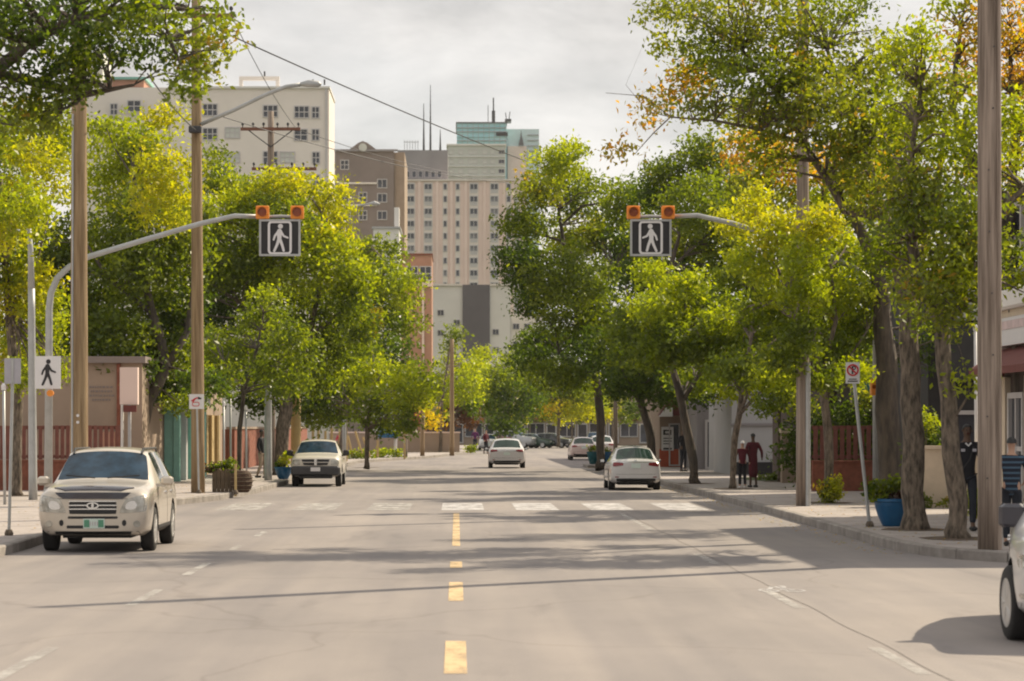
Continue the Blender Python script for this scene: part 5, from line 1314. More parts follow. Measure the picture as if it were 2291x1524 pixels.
# pink flowers / hanging basket far left, blue parasol
t = thing('hanging_basket', (wx(930, 168), 168, 2), 'bright pink red flower ball hanging between two far poles', 'flower basket')
w = MB()
for k in range(60):
    a = Vector((random.gauss(0, 1), random.gauss(0, 1), random.gauss(0, 1))).normalized() * .38
    c = P(930, 935, 168) + a
    w.box(c.x - .09, c.x + .09, c.y - .09, c.y + .09, c.z - .09, c.z + .09, .03)
w.build('blossom', M['flower'], t)
w = MB(); w.tube([P(938, 935, 168.2), P(945, 905, 166)], .03, 6); w.build('bracket', M['steel_dark'], t)
t = thing('blue_canopy', (wx(868, 158), 158, KZ), 'small blue white canopy on the far left pavement', 'canopy')
w = MB(); w.lathe([(.6, 0), (.55, .35), (.3, .62), (.05, .7)], (wx(868, 158), 158, 1.3), 16); w.build('hood', M['pot_blue'], t)
w = MB(); w.tube([(wx(884, 158), 158, KZ), (wx(886, 158), 158, 2.0)], .1, 8); w.build('post', M['sign_white'], t)
# fallen leaves along the kerbs
def litter(label, x0, x1, y0, y1, n, z):
    c = np.stack([rng.uniform(x0, x1, n), rng.uniform(y0, y1, n), np.full(n, z)], 1)
    ca = np.array([(.25, .15, .05), (.3, .2, .06), (.16, .1, .05), (.14, .15, .04)])
    me = leaf_mesh('fallen_leaves', c, rng.uniform(.03, .08, n), ca[rng.choice(4, n)])
    co = np.empty(len(me.vertices) * 3, dtype=np.float32); me.vertices.foreach_get('co', co); co = co.reshape(-1, 3)
    co[:, 2] = z + (co[:, 2] - z) * .25 + .012; me.vertices.foreach_set('co', co.reshape(-1))
    tag(link('fallen_leaves', me), label, 'leaves', kind='stuff')
litter('dry fallen leaves scattered on the right pavement under the trees', 7.2, 10.5, 40, 70, 700, KZ)
litter('dry fallen leaves in the right gutter', 6.3, 6.88, 41, 90, 500, 0)
litter('dry fallen leaves on the left pavement', -11, -6.6, 44, 90, 600, KZ)
print('leaves', LEAFN[0])
# ------------------------------------------------------------------ vehicles
# local frame: x across, front of the car towards -y, z up
# station: (y, w_low, w_mid, w_belt, w_roof, z_bottom, z_mid, z_belt, z_roofedge, z_top, tag)   tag: glass use of the span to the NEXT station
SUV = dict(L=4.6, W=1.82, wheels=(.92, 3.58), wr=.36, track=.79, st=[
 (0.00, .72, .84, .80, .62, .34, .60, .84, .94, .98, ''), (0.10, .82, .90, .86, .72, .29, .60, .90, 1.00, 1.04, ''), (0.45, .88, .92, .87, .76, .25, .62, .96, 1.06, 1.10, ''),
 (1.10, .89, .91, .87, .77, .25, .64, 1.00, 1.09, 1.13, ''), (1.22, .89, .91, .87, .76, .25, .64, 1.01, 1.12, 1.17, 'W'), (1.88, .89, .91, .88, .64, .25, .64, 1.04, 1.56, 1.62, 'P'),
 (1.98, .89, .91, .88, .64, .25, .64, 1.04, 1.59, 1.66, 'S'), (2.62, .89, .91, .88, .645, .25, .64, 1.05, 1.60, 1.68, 'P'), (2.72, .89, .91, .88, .645, .25, .64, 1.05, 1.60, 1.68, 'S'),
 (3.45, .89, .91, .88, .63, .25, .64, 1.06, 1.59, 1.67, 'P'), (3.55, .89, .91, .88, .63, .25, .64, 1.06, 1.58, 1.66, 'S'), (4.05, .88, .90, .86, .60, .25, .66, 1.07, 1.55, 1.62, 'P'),
 (4.18, .87, .90, .85, .58, .26, .66, 1.07, 1.52, 1.59, 'R'), (4.50, .84, .88, .83, .66, .30, .66, 1.04, 1.10, 1.13, ''), (4.60, .74, .82, .78, .60, .36, .66, .96, 1.02, 1.05, '')])
SEDAN = dict(L=4.5, W=1.72, wheels=(.88, 3.52), wr=.31, track=.74, st=[
 (0.00, .60, .70, .66, .50, .34, .48, .60, .68, .70, ''), (0.15, .74, .80, .76, .60, .26, .5, .68, .76, .79, ''), (0.5, .82, .85, .80, .68, .22, .52, .76, .84, .87, ''),
 (1.15, .84, .86, .82, .72, .2, .54, .84, .92, .96, ''), (1.28, .84, .86, .82, .70, .2, .54, .86, .95, .99, 'W'), (2.05, .84, .86, .82, .56, .2, .54, .90, 1.33, 1.40, 'P'),
 (2.14, .84, .86, .82, .565, .2, .54, .90, 1.36, 1.44, 'S'), (2.60, .84, .86, .82, .57, .2, .54, .91, 1.37, 1.45, 'P'), (2.68, .84, .86, .82, .57, .2, .54, .91, 1.37, 1.45, 'S'),
 (3.25, .84, .86, .82, .55, .2, .54, .92, 1.34, 1.42, 'P'), (3.36, .84, .86, .82, .545, .2, .54, .92, 1.32, 1.40, 'R'), (3.86, .84, .86, .81, .64, .21, .56, .93, .99, 1.04, ''),
 (4.25, .82, .84, .78, .64, .24, .56, .92, .99, 1.03, ''), (4.42, .78, .81, .76, .62, .28, .56, .88, .97, 1.00, ''), (4.5, .68, .74, .70, .56, .34, .56, .80, .88, .90, '')])
HATCH = dict(L=4.2, W=1.76, wheels=(.82, 3.38), wr=.32, track=.76, st=[
 (0.00, .60, .72, .68, .52, .34, .5, .64, .72, .75, ''), (0.15, .76, .82, .78, .64, .26, .52, .74, .82, .85, ''), (0.5, .84, .87, .83, .70, .22, .54, .84, .92, .95, ''),
 (1.05, .86, .88, .84, .74, .2, .56, .90, .98, 1.02, ''), (1.15, .86, .88, .84, .72, .2, .56, .91, 1.0, 1.05, 'W'), (1.85, .86, .88, .84, .60, .2, .56, .94, 1.40, 1.47, 'P'),
 (1.95, .86, .88, .84, .60, .2, .56, .94, 1.43, 1.50, 'S'), (2.5, .86, .88, .84, .605, .2, .56, .95, 1.44, 1.52, 'P'), (2.58, .86, .88, .84, .605, .2, .56, .95, 1.44, 1.52, 'S'),
 (3.25, .86, .88, .84, .58, .2, .56, .96, 1.42, 1.49, 'P'), (3.45, .85, .87, .83, .56, .22, .56, .97, 1.38, 1.45, 'R'), (3.98, .83, .86, .81, .66, .26, .56, .98, 1.02, 1.05, ''),
 (4.14, .80, .83, .79, .62, .28, .56, .90, .96, .99, ''), (4.2, .70, .76, .72, .56, .34, .56, .82, .88, .90, '')])
TRUCK = dict(L=5.3, W=1.84, wheels=(.95, 4.2), wr=.37, track=.78, st=[
 (0.00, .70, .80, .76, .66, .42, .66, .86, .98, 1.00, ''), (0.10, .82, .87, .84, .72, .38, .66, .96, 1.05, 1.08, ''), (0.5, .89, .92, .88, .78, .36, .68, 1.03, 1.11, 1.15, ''),
 (1.25, .90, .92, .88, .78, .36, .68, 1.06, 1.14, 1.18, ''), (1.36, .90, .92, .88, .76, .36, .68, 1.08, 1.17, 1.21, 'W'), (1.95, .90, .92, .88, .62, .36, .68, 1.10, 1.58, 1.64, 'P'),
 (2.05, .90, .92, .88, .63, .36, .68, 1.10, 1.62, 1.69, 'S'), (2.75, .90, .92, .88, .63, .36, .68, 1.10, 1.63, 1.70, 'P'), (2.95, .90, .92, .88, .62, .36, .68, 1.10, 1.60, 1.67, ''),
 (3.02, .90, .92, .88, .80, .36, .68, 1.08, 1.11, 1.12, ''), (4.6, .90, .92, .88, .80, .36, .68, 1.08, 1.11, 1.12, ''), (5.2, .90, .92, .88, .80, .42, .68, 1.08, 1.11, 1.12, ''), (5.3, .84, .88, .84, .76, .48, .68, 1.02, 1.06, 1.07, '')])

def car_body(spec, paint, sub=2, cut=True, glass=('glass', 'glass_side', 'glass_rear')):
    st = spec['st']; n = len(st)
    vs, fs, ms = [], [], []
    def ringpts(s):
        y, wl, wm, wb, wrf, zb, zm, zl, zr, zt, _ = s
        h = [(wl * .86, zb), (wl, zb + .09), (wm, zm), (wb, zl), (wrf, zr), (wrf * .62, zr + (zt - zr) * .75)]
        return [(x, y, z) for x, z in h] + [(0, y, zt)] + [(-x, y, z) for x, z in h[::-1]] + [(0, y, zb)]
    for s in st: vs += ringpts(s)
    m = 14
    for i in range(n - 1):
        tg = st[i][10]
        for k in range(m):
            a, b = i * m + k, i * m + (k + 1) % m
            fs.append((a, b, b + m, a + m))
            mi = 0
            if tg in 'WR' and tg and k in (4, 5, 6, 7): mi = 1 if tg == 'W' else 3
            if tg == 'S' and k in (3, 8): mi = 2
            ms.append(mi)
    for base, flip in ((0, True), ((n - 1) * m, False)):
        # cap with strips
        for k in range(6):
            a, b = base + k, base + k + 1
            c, d = base + 12 - k - 1 + 0, base + 12 - k
            if k == 5:
                q = (base + 5, base + 6, base + 7)
            else: q = (a, b, c, d)
            fs.append(q[::-1] if flip else q); ms.append(0)
        q = (base + 13, base + 0, base + 12); fs.append(q[::-1] if flip else q); ms.append(0)
    me = bpy.data.meshes.new('tmpbody'); me.from_pydata(vs, [], fs)
    mats = [paint, M[glass[0]], M[glass[1]], M[glass[2]], M['black']]
    for q in mats: me.materials.append(q)
    me.polygons.foreach_set('material_index', ms)
    bm = bmesh.new(); bm.from_mesh(me); bmesh.ops.recalc_face_normals(bm, faces=bm.faces)
    cl = bm.edges.layers.float.new('crease_edge')
    for e in bm.edges:
        mi = {f.material_index for f in e.link_faces}
        if len(mi) > 1: e[cl] = .9
        ysp = [v.co.y for v in e.verts]
        if spec in (SUV, TRUCK) and abs(ysp[0] - ysp[1]) < .001 and (ysp[0] < .13 or ysp[0] > spec['L'] - .2) and mi == {0}: e[cl] = .35
        # firm lower edges and belt line
        if abs(ysp[0] - ysp[1]) > .01:
            ks = [v.index % m for v in e.verts]
            if ks[0] in (1, 11, 0, 12) and ks[1] == ks[0]: e[cl] = .6
            if ks[0] in (3, 9) and ks[1] == ks[0]: e[cl] = max(e[cl], .45)
            if ks[0] in (4, 8) and ks[1] == ks[0]: e[cl] = max(e[cl], .4 if spec is not TRUCK else .6)
    bm.to_mesh(me); bm.free()
    o = bpy.data.objects.new('tmpbody', me); COL.objects.link(o)
    sm = o.modifiers.new('s', 'SUBSURF'); sm.levels = sub; sm.render_levels = sub
    cutter = None
    if cut:
        c = MB(); c.mi = 4
        for wy in spec['wheels']:
            c.lathe([(spec['wr'] * 1.17, -1.3), (spec['wr'] * 1.17, 1.3)], (0, wy, spec['wr'] * 1.02), 32, 'x')
        cutter = c.build('tmpcut', mats)
        for p in cutter.data.polygons: p.material_index = 4
        bo = o.modifiers.new('b', 'BOOLEAN'); bo.operation = 'DIFFERENCE'; bo.object = cutter; bo.solver = 'EXACT'
    dg = bpy.context.evaluated_depsgraph_get()
    ev = o.evaluated_get(dg)
    out = bpy.data.meshes.new_from_object(ev)
    bpy.data.objects.remove(o)
    if cutter: bpy.data.objects.remove(cutter)
    return out, mats

def split_by_material(me, mats, parent, names, paint_i=0):
    """each connected run of one material becomes an object of its own"""
    bm = bmesh.new(); bm.from_mesh(me)
    seen = set(); objs = []
    for f in bm.faces:
        if f.index in seen: continue
        comp = [f]; seen.add(f.index); st = [f]
        while st:
            g_ = st.pop()
            for e in g_.edges:
                for h in e.link_faces:
                    if h.index not in seen and h.material_index == f.material_index: seen.add(h.index); st.append(h); comp.append(h)
        objs.append((f.material_index, comp))
    groups = {}
    for mi, comp in objs:
        key = (mi, 0) if mi == 0 else (mi, len([k for k in groups if k[0] == mi]))
        groups.setdefault(key, []).extend(comp)
    res = {}
    for (mi, _), comp in groups.items():
        if mi in (1, 2, 3) and len(comp) < 3: continue
        vid = {}; vs = []; fs = []
        for f in comp:
            q = []
            for v in f.verts:
                if v.index not in vid: vid[v.index] = len(vs); vs.append(tuple(v.co))
                q.append(vid[v.index])
            fs.append(q)
        m2 = bpy.data.meshes.new(names[mi]); m2.from_pydata(vs, [], fs); m2.materials.append(mats[mi])
        m2.polygons.foreach_set('use_smooth', [True] * len(fs)); m2.update()
        try: m2.set_sharp_from_angle(angle=R(38))
        except Exception: pass
        o = link(names[mi], m2, parent); res.setdefault(names[mi], []).append(o)
    bm.free()
    return res

def patch(bvh, axis, quad, parent, name, m, off=.006, th=.02, nu=8, nv=6, rnd=0.0):
    """panel that hugs the body: quad = four (a, z) corners, a = x for front/rear or y for sides; top = (x, y)"""
    ds = {'front': (lambda a, z: Vector((a, -3, z)), Vector((0, 1, 0))), 'rear': (lambda a, z: Vector((a, 9, z)), Vector((0, -1, 0))),
          'left': (lambda a, z: Vector((-3, a, z)), Vector((1, 0, 0))), 'right': (lambda a, z: Vector((3, a, z)), Vector((-1, 0, 0))), 'top': (lambda a, z: Vector((a, z, 5)), Vector((0, 0, -1)))}
    org, d = ds[axis]
    c = [Vector((*q, 0)) for q in quad]
    pts = []; last = None; pend = []
    for i in range(nu + 1):
        for j in range(nv + 1):
            u, v = i / nu * 2 - 1, j / nv * 2 - 1
            if rnd:
                du, dv = u * math.sqrt(1 - v * v / 2), v * math.sqrt(1 - u * u / 2)
                u, v = u + (du - u) * rnd, v + (dv - v) * rnd
            u, v = (u + 1) / 2, (v + 1) / 2
            p = c[0] * (1 - u) * (1 - v) + c[1] * u * (1 - v) + c[2] * u * v + c[3] * (1 - u) * v
            o = org(p.x, p.y)
            hit = bvh.ray_cast(o, d)
            t = hit[3] if hit[0] is not None else None
            pts.append([o, t])
    ts = [t for _, t in pts if t is not None]
    if not ts: return None
    mean = max(ts)
    v1 = [o + d * ((t if t is not None else mean) - off) for o, t in pts]
    v0 = [o + d * ((t if t is not None else mean) + th) for o, t in pts]
    N_ = len(v1); fs = []
    for i in range(nu):
        for j in range(nv):
            a = i * (nv + 1) + j; fs.append((a, a + nv + 1, a + nv + 2, a + 1))
    rim = [i * (nv + 1) for i in range(nu + 1)] + [nu * (nv + 1) + j for j in range(1, nv + 1)] + [i * (nv + 1) + nv for i in range(nu - 1, -1, -1)] + [j for j in range(nv - 1, 0, -1)]
    for a, b in zip(rim, rim[1:] + rim[:1]): fs.append((a, b, b + N_, a + N_))
    w = MB(); w.add(v1 + v0, fs)
    return w.build(name, M[m] if isinstance(m, str) else m, parent, local=True)

def wheel_meshes(r, wd=.21):
    t = MB(); t.lathe([(r * .62, -wd / 2), (r * .93, -wd / 2), (r * .985, -wd / 2 + .02), (r, -wd / 4), (r, wd / 4), (r * .985, wd / 2 - .02), (r * .93, wd / 2), (r * .62, wd / 2)], (0, 0, 0), 36, 'x')
    rm = MB()
    rm.lathe([(r * .66, -wd / 2 - .002), (r * .60, -wd / 2 - .004), (r * .56, -wd / 2 + .03), (r * .2, -wd / 2 + .045), (.05, -wd / 2 + .02), (.01, -wd / 2 + .018)], (0, 0, 0), 30, 'x')
    for k in range(5):
        a = 2 * math.pi * k / 5
        for s in (-.16, .16):
            p0 = Vector((-wd / 2 + .016, .05 * math.cos(a), .05 * math.sin(a))); p1 = Vector((-wd / 2 + .012, r * .6 * math.cos(a + s), r * .6 * math.sin(a + s)))
            rm.tube([p0, p1], [.022, .017], 5)
    dk = MB(); dk.lathe([(r * .55, -wd / 2 + .052), (r * .55, -wd / 2 + .056)], (0, 0, 0), 24, 'x')
    return tmp_mesh(t, [M['tyre']], True), tmp_mesh(rm, [M['rim']], False), tmp_mesh(dk, [M['black']])
WH = {}
def add_wheels(spec, root):
    r = spec['wr']
    if r not in WH: WH[r] = wheel_meshes(r)
    t, rm, dk = WH[r]
    for wy in spec['wheels']:
        for s in (-1, 1):
            x = s * spec['track']
            a = link('tyre', t, root); a.location = (x, wy, r - .005)
            b = link('wheel_rim', rm, root); b.location = (x, wy, r - .005); b.rotation_euler = (0, 0, 0 if s < 0 else math.pi)
            c = link('brake_disc', dk, root); c.location = (x, wy, r - .005); c.rotation_euler = (0, 0, 0 if s < 0 else math.pi)

def car(name, label, cat, spec, paint, x, y, rot, detail, sub=2, cut=True, group=None, glass=('glass', 'glass_side', 'glass_rear')):
    """x, y = ground point under the middle of the end nearest the camera"""
    L_ = spec['L']
    root = thing(name, (x, y, 0), label, cat, group, rot)
    me, mats = car_body(spec, paint, sub, cut, glass)
    # shift so that the near end sits at the root: front (rot 0) or rear (rot pi)
    bvh = BVHTree.FromPolygons([v.co.copy() for v in me.vertices], [tuple(p.vertices) for p in me.polygons])
    split_by_material(me, mats, root, ['body', 'windscreen', 'side_window', 'rear_window', 'wheel_well'])
    add_wheels(spec, root)
    w = MB(); zb = spec['st'][5][5]; w.box(-.55, .55, .5, L_ - .5, zb - .03, zb + .25); w.box(-.62, .62, .25, L_ - .2, zb + .02, zb + .2)
    w.build('underbody', M['black'], root, local=True)
    detail(root, bvh, spec)
    k_ = .91 if spec is TRUCK else .94 if spec is SEDAN else .97 if spec is SUV else 1
    root.scale = (k_, k_, 1.0 * k_ if spec in (SUV, TRUCK, SEDAN) else .93)
    if abs(abs(rot) - math.pi) < .8:   # rear nearest
        off = Vector((0, -L_, 0))
    else: off = Vector((0, 0, 0))
    if off.length:
        for ch in root.children: ch.location = Vector(ch.location) + off
    return root
def mirror(root, sx, y, z, m, w_=.2, h_=.15):
    w = MB(); w.box(sx * .02 - w_ / 2, sx * .02 + w_ / 2, -.06, .07, -h_ / 2, h_ / 2, .035); w.box(-.08 - sx * .08, .08 - sx * .08, -.02, .03, -h_ / 2 - .02, -h_ / 2 + .03)
    w.mi = 1; w.box(-w_ / 2 + .02, w_ / 2 - .02, .071, .076, -h_ / 2 + .02, h_ / 2 - .02)
    o = w.build('side_mirror', [m, M['chrome']], root, local=True); o.location = (sx * (root_w[0] + .1), y, z)
root_w = [.9]
def plate(root, bvh, axis, cx, z, w_=.32, h_=.16, green=False):
    p = patch(bvh, axis, [(cx - w_ / 2, z - h_ / 2), (cx + w_ / 2, z - h_ / 2), (cx + w_ / 2, z + h_ / 2), (cx - w_ / 2, z + h_ / 2)], root, 'number_plate', 'plate', .018, .02, 2, 2)
    if green:
        for a in (-1, 1): patch(bvh, axis, [(cx + a * w_ * .33 - .045, z - h_ * .38), (cx + a * w_ * .33 + .045, z - h_ * .38), (cx + a * w_ * .33 + .04, z + h_ * .38), (cx + a * w_ * .33 - .045, z + h_ * .38)], root, 'plate_print', 'plate_green', .021, .0, 1, 1)
        for k in range(4): patch(bvh, axis, [(cx - .07 + k * .04, z - .03), (cx - .05 + k * .04, z - .03), (cx - .05 + k * .04, z + .03), (cx - .07 + k * .04, z + .03)], root, 'plate_mark', 'window_frame', .021, 0, 1, 1)
def q4(a0, a1, z0, z1): return [(a0, z0), (a1, z0), (a1, z1), (a0, z1)]

def seams(root, bvh, spec, lines, z0, z1):
    for ax in ('left', 'right'):
        for y in lines: patch(bvh, ax, q4(y - .006, y + .006, z0, z1), root, 'door_seam', 'black', .002, .01, 1, 8)
def handles(root, bvh, ys_, z, m):
    for ax in ('left', 'right'):
        for y in ys_: patch(bvh, ax, q4(y - .09, y + .09, z - .018, z + .018), root, 'door_handle', m, .025, .01, 4, 2, .5)

paints = {
 'champagne': mat('champagne_car_paint', (0.60, 0.54, 0.46), .3, metal=.25, var=.03, coat=.7),
 'white': mat('white_car_paint', (0.60, 0.59, 0.585), .3, var=.02, coat=.8),
 'cream': mat('cream_car_paint', (0.62, 0.58, 0.50), .35, var=.03, coat=.6),
 'silver': mat('silver_car_paint', (0.42, 0.43, 0.44), .35, metal=.4, var=.03, coat=.6),
 'dark': mat('dark_car_paint', (0.04, 0.045, 0.055), .3, var=.05, coat=.8),
 'green': mat('dark_green_car_paint', (0.03, 0.07, 0.05), .3, var=.05, coat=.8),
 'red': mat('dark_red_car_paint', (0.22, 0.03, 0.035), .3, var=.05, coat=.8),
 'pale': mat('pale_rose_car_paint', (0.60, 0.48, 0.44), .35, var=.03, coat=.6)}
M['hood_guard'] = mat('dark_hood_guard', (0.03, 0.03, 0.045), .25, coat=.6)

def suv_detail(root, bvh, sp):
    root_w[0] = .9
    for s in (-1, 1):
        patch(bvh, 'front', [(s * .41, .63), (s * .86, .66), (s * .86, .94), (s * .52, .86)], root, 'headlight', 'lamp_clear', .012, .03, 8, 6, .25)
        patch(bvh, 'front', q4(s * .70 - .055, s * .70 + .055, .41, .52), root, 'fog_lamp', 'lamp_clear', .01, .02, 6, 6, 1)
        patch(bvh, 'front', q4(s * .50 - .035, s * .50 + .035, .43, .53), root, 'air_vent', 'black', .006, .02, 5, 5, 1)
        w = MB(); w.tube([(s * .56, 1.85, 1.56), (s * .57, 2.05, 1.645), (s * .57, 3.8, 1.645), (s * .56, 4.05, 1.56)], .02, 6); w.build('roof_rail', M['black'], root, local=True)
        mirror(root, s, 1.55, 1.12, paints['champagne'])
        w = MB(); w.box(-.012, .012, -.28, .28, -.01, .01); 
    patch(bvh, 'front', q4(-.38, .38, .62, .83), root, 'grille', 'black', .004, .02, 8, 4, .1)
    for z in (.70, .76, .825): patch(bvh, 'front', q4(-.38, .38, z - .009, z + .009), root, 'grille_bar', 'chrome', .016, .02, 8, 1)
    patch(bvh, 'front', q4(-.10, .10, .70, .81), root, 'emblem', 'chrome', .03, .03, 10, 8, 1)
    patch(bvh, 'front', q4(-.075, .075, .725, .79), root, 'emblem_ground', 'black', .033, .0, 8, 6, 1)
    patch(bvh, 'front', q4(-.02, .02, .712, .80), root, 'emblem_bar', 'chrome', .036, .0, 4, 6, 1)
    patch(bvh, 'front', q4(-.40, .40, .545, .585), root, 'air_slot', 'black', .004, .02, 8, 2, .1)
    patch(bvh, 'front', q4(-.42, .42, .39, .44), root, 'air_slot', 'black', .004, .02, 8, 2, .1)
    patch(bvh, 'front', [(-.72, .27), (.72, .27), (.76, .345), (-.76, .345)], root, 'lower_bumper', 'black', .012, .03, 10, 3, .15)
    patch(bvh, 'top', [(-.46, .03), (.46, .03), (.66, .20), (-.66, .20)], root, 'hood_guard', 'hood_guard', .018, .01, 10, 4, .1)
    patch(bvh, 'front', [(-.48, .86), (.48, .86), (.62, .965), (-.62, .965)], root, 'hood_guard', 'hood_guard', .02, .01, 12, 4, .1)
    plate(root, bvh, 'front', 0.02, .47, .34, .155, True)
    for s in (-1, 1):
        w = MB(); w.tube([(s * .1 - .02, 1.16, 1.175), (s * .1 + .5 * s, 1.24, 1.215)], .01, 4); w.build('wiper', M['black'], root, local=True)
    seams(root, bvh, sp, (1.35, 2.67, 3.45), .35, 1.0)
    handles(root, bvh, (2.45, 3.3), .92, 'chrome')
    for ax in ('left', 'right'): patch(bvh, ax, q4(1.35, 3.1, .30, .40), root, 'side_trim', 'black', .012, .02, 8, 2)
    for s in (-.32, .32):   # seats seen through nothing: head rests kept low
        pass
    for s in (-1, 1): patch(bvh, 'front', [(s * .50, .69), (s * .70, .69), (s * .70, .84), (s * .55, .82)], root, 'lamp_reflector', 'chrome', .016, .0, 6, 5, .8)
    patch(bvh, 'front', q4(-.66, .66, .862, .868), root, 'hood_seam', 'black', .006, .01, 10, 1)
def truck_detail(root, bvh, sp):
    root_w[0] = .9
    for s in (-1, 1):
        patch(bvh, 'front', [(s * .54, .78), (s * .84, .80), (s * .82, .97), (s * .56, .98)], root, 'headlight', 'lamp_clear', .012, .03, 6, 5, .25)
        mirror(root, s, 1.7, 1.2, M['black'], .22, .2)
        patch(bvh, 'front', [(s * .05, .76), (s * .42, .78), (s * .46, .86), (s * .05, .86)], root, 'grille', 'black', .01, .02, 5, 3)
        patch(bvh, 'front', [(s * .05, .88), (s * .47, .88), (s * .50, .98), (s * .05, .985)], root, 'grille', 'black', .01, .02, 5, 3)
        patch(bvh, 'front', q4(s * .60 - .06, s * .60 + .06, .50, .58), root, 'fog_lamp', 'lamp_clear', .05, .02, 5, 5, .6)
    patch(bvh, 'front', q4(-.04, .04, .78, .99), root, 'grille_bar', 'chrome', .018, .02, 2, 5)
    patch(bvh, 'front', q4(-.48, .48, .876, .889), root, 'grille_bar', 'chrome', .018, .02, 6, 1)
    w = MB(); w.box(-.88, .88, -.1, .25, .40, .74, .06); w.build('front_bumper', M['steel_dark'], root, local=True)
    w = MB(); w.box(-.17, .17, -.125, -.102, .56, .70); w.build('number_plate', M['sign_white'], root, local=True)
    w = MB(); w.box(-.6, .6, -.08, .2, .3, .399, .03); w.build('lower_valance', M['black'], root, local=True)
    seams(root, bvh, sp, (1.45, 2.8), .45, 1.06); handles(root, bvh, (2.6,), .98, 'black')
def rear_detail(zl, wl, zplate, zbump, kind, paint):
    def f(root, bvh, sp):
        root_w[0] = sp['W'] / 2 - .02
        for s in (-1, 1):
            patch(bvh, 'rear', [(s * (wl - .36), zl - .05), (s * wl, zl - .09), (s * (wl - .02), zl + .06), (s * (wl - .34), zl + .045)], root, 'tail_lamp', 'lamp_red', .012, .04, 8, 5, .35)
            mirror(root, s, 1.5, sp['st'][5][7] + .03, M['black'], .16, .12)
            patch(bvh, 'rear', q4(s * .62 - .06, s * .62 + .06, zbump + .06, zbump + .09), root, 'reflector', 'lamp_red', .008, .02, 3, 1)
        patch(bvh, 'rear', [(-.62, zbump - .10), (.62, zbump - .10), (.66, zbump + .03), (-.66, zbump + .03)], root, 'lower_bumper', 'black', .014, .03, 10, 3, .15)
        plate(root, bvh, 'rear', 0, zplate, .30, .15)
        patch(bvh, 'rear', q4(-.5, .5, zplate + .11, zplate + .13), root, 'boot_trim', 'chrome', .012, .02, 8, 1)
        patch(bvh, 'rear', q4(-.66, .66, zbump + .16, zbump + .168), root, 'boot_seam', 'black', .002, .01, 8, 1)
        patch(bvh, 'rear', q4(-.05, .05, zplate + .16, zplate + .20), root, 'emblem', 'chrome', .014, .01, 6, 4, 1)
        if kind == 'hatch':
            w = MB(); w.tube([(-.3, sp['L'] - .28, 1.08), (.05, sp['L'] - .33, 1.12)], .01, 4); w.build('wiper', M['black'], root, local=True)
        seams(root, bvh, sp, (1.3, 2.64, 3.5), .3, .9); handles(root, bvh, (2.45, 3.2), .82, 'chrome')
    return f
def front_detail(root, bvh, sp):
    root_w[0] = sp['W'] / 2 - .02
    zb = sp['st'][1][7]
    for s in (-1, 1):
        patch(bvh, 'front', [(s * .42, zb - .14), (s * .76, zb - .12), (s * .74, zb), (s * .48, zb - .05)], root, 'headlight', 'lamp_clear', .012, .03, 8, 5, .35)
        patch(bvh, 'front', q4(s * .58 - .05, s * .58 + .05, .36, .44), root, 'fog_lamp', 'lamp_clear', .01, .02, 5, 5, 1)
    patch(bvh, 'front', q4(-.38, .38, zb - .14, zb - .06), root, 'grille', 'black', .008, .02, 6, 3, .2)
    patch(bvh, 'front', q4(-.5, .5, .32, .44), root, 'air_slot', 'black', .008, .02, 6, 3, .2)
    plate(root, bvh, 'front', 0, .49, .3, .13)
    seams(root, bvh, sp, (1.3, 2.64, 3.5), .3, .9); handles(root, bvh, (2.45, 3.2), .82, 'chrome')
    for s in (-1, 1): mirror(root, s, 1.62, sp['st'][5][7] + .06, paints['white'] if sp is not HATCH else M['black'], .2, .15)
def small_detail(root, bvh, sp):
    root_w[0] = sp['W'] / 2 - .02
    for ax in ('front', 'rear'):
        for s in (-1, 1): patch(bvh, ax, q4(s * .45, s * .74, sp['st'][1][7] - .12, sp['st'][1][7] - .01), root, 'headlight' if ax == 'front' else 'tail_lamp', 'lamp_clear' if ax == 'front' else 'lamp_red', .012, .03, 3, 3, .3)
        plate(root, bvh, ax, 0, .52)
    patch(bvh, 'rear', q4(-.6, .6, .25, .40), root, 'lower_bumper', 'black', .014, .02, 5, 2)
    handles(root, bvh, (2.5,), .82, 'chrome')

# champagne SUV facing us
car('parked_suv', 'champagne coloured suv with dark hood guard, facing us in the left lane', 'suv', SUV, paints['champagne'], -5.62, 41.4, 0, suv_detail)
car('pickup_truck', 'cream pickup with black bumper facing us at the left kerb', 'pickup truck', TRUCK, paints['cream'], wx(706, 87), 87, 0, truck_detail)
car('white_sedan', 'white sedan seen from behind, parked at right kerb below dark trees', 'car', SEDAN, paints['white'], wx(1422, 82.4), 82.2, math.pi, rear_detail(.86, .76, .80, .36, 'sedan', 'white'))
car('white_hatchback', 'white hatchback driving away in the centre of the street', 'car', HATCH, paints['white'], wx(1134, 126), 126, math.pi - .01, rear_detail(.90, .78, .74, .36, 'hatch', 'white'))
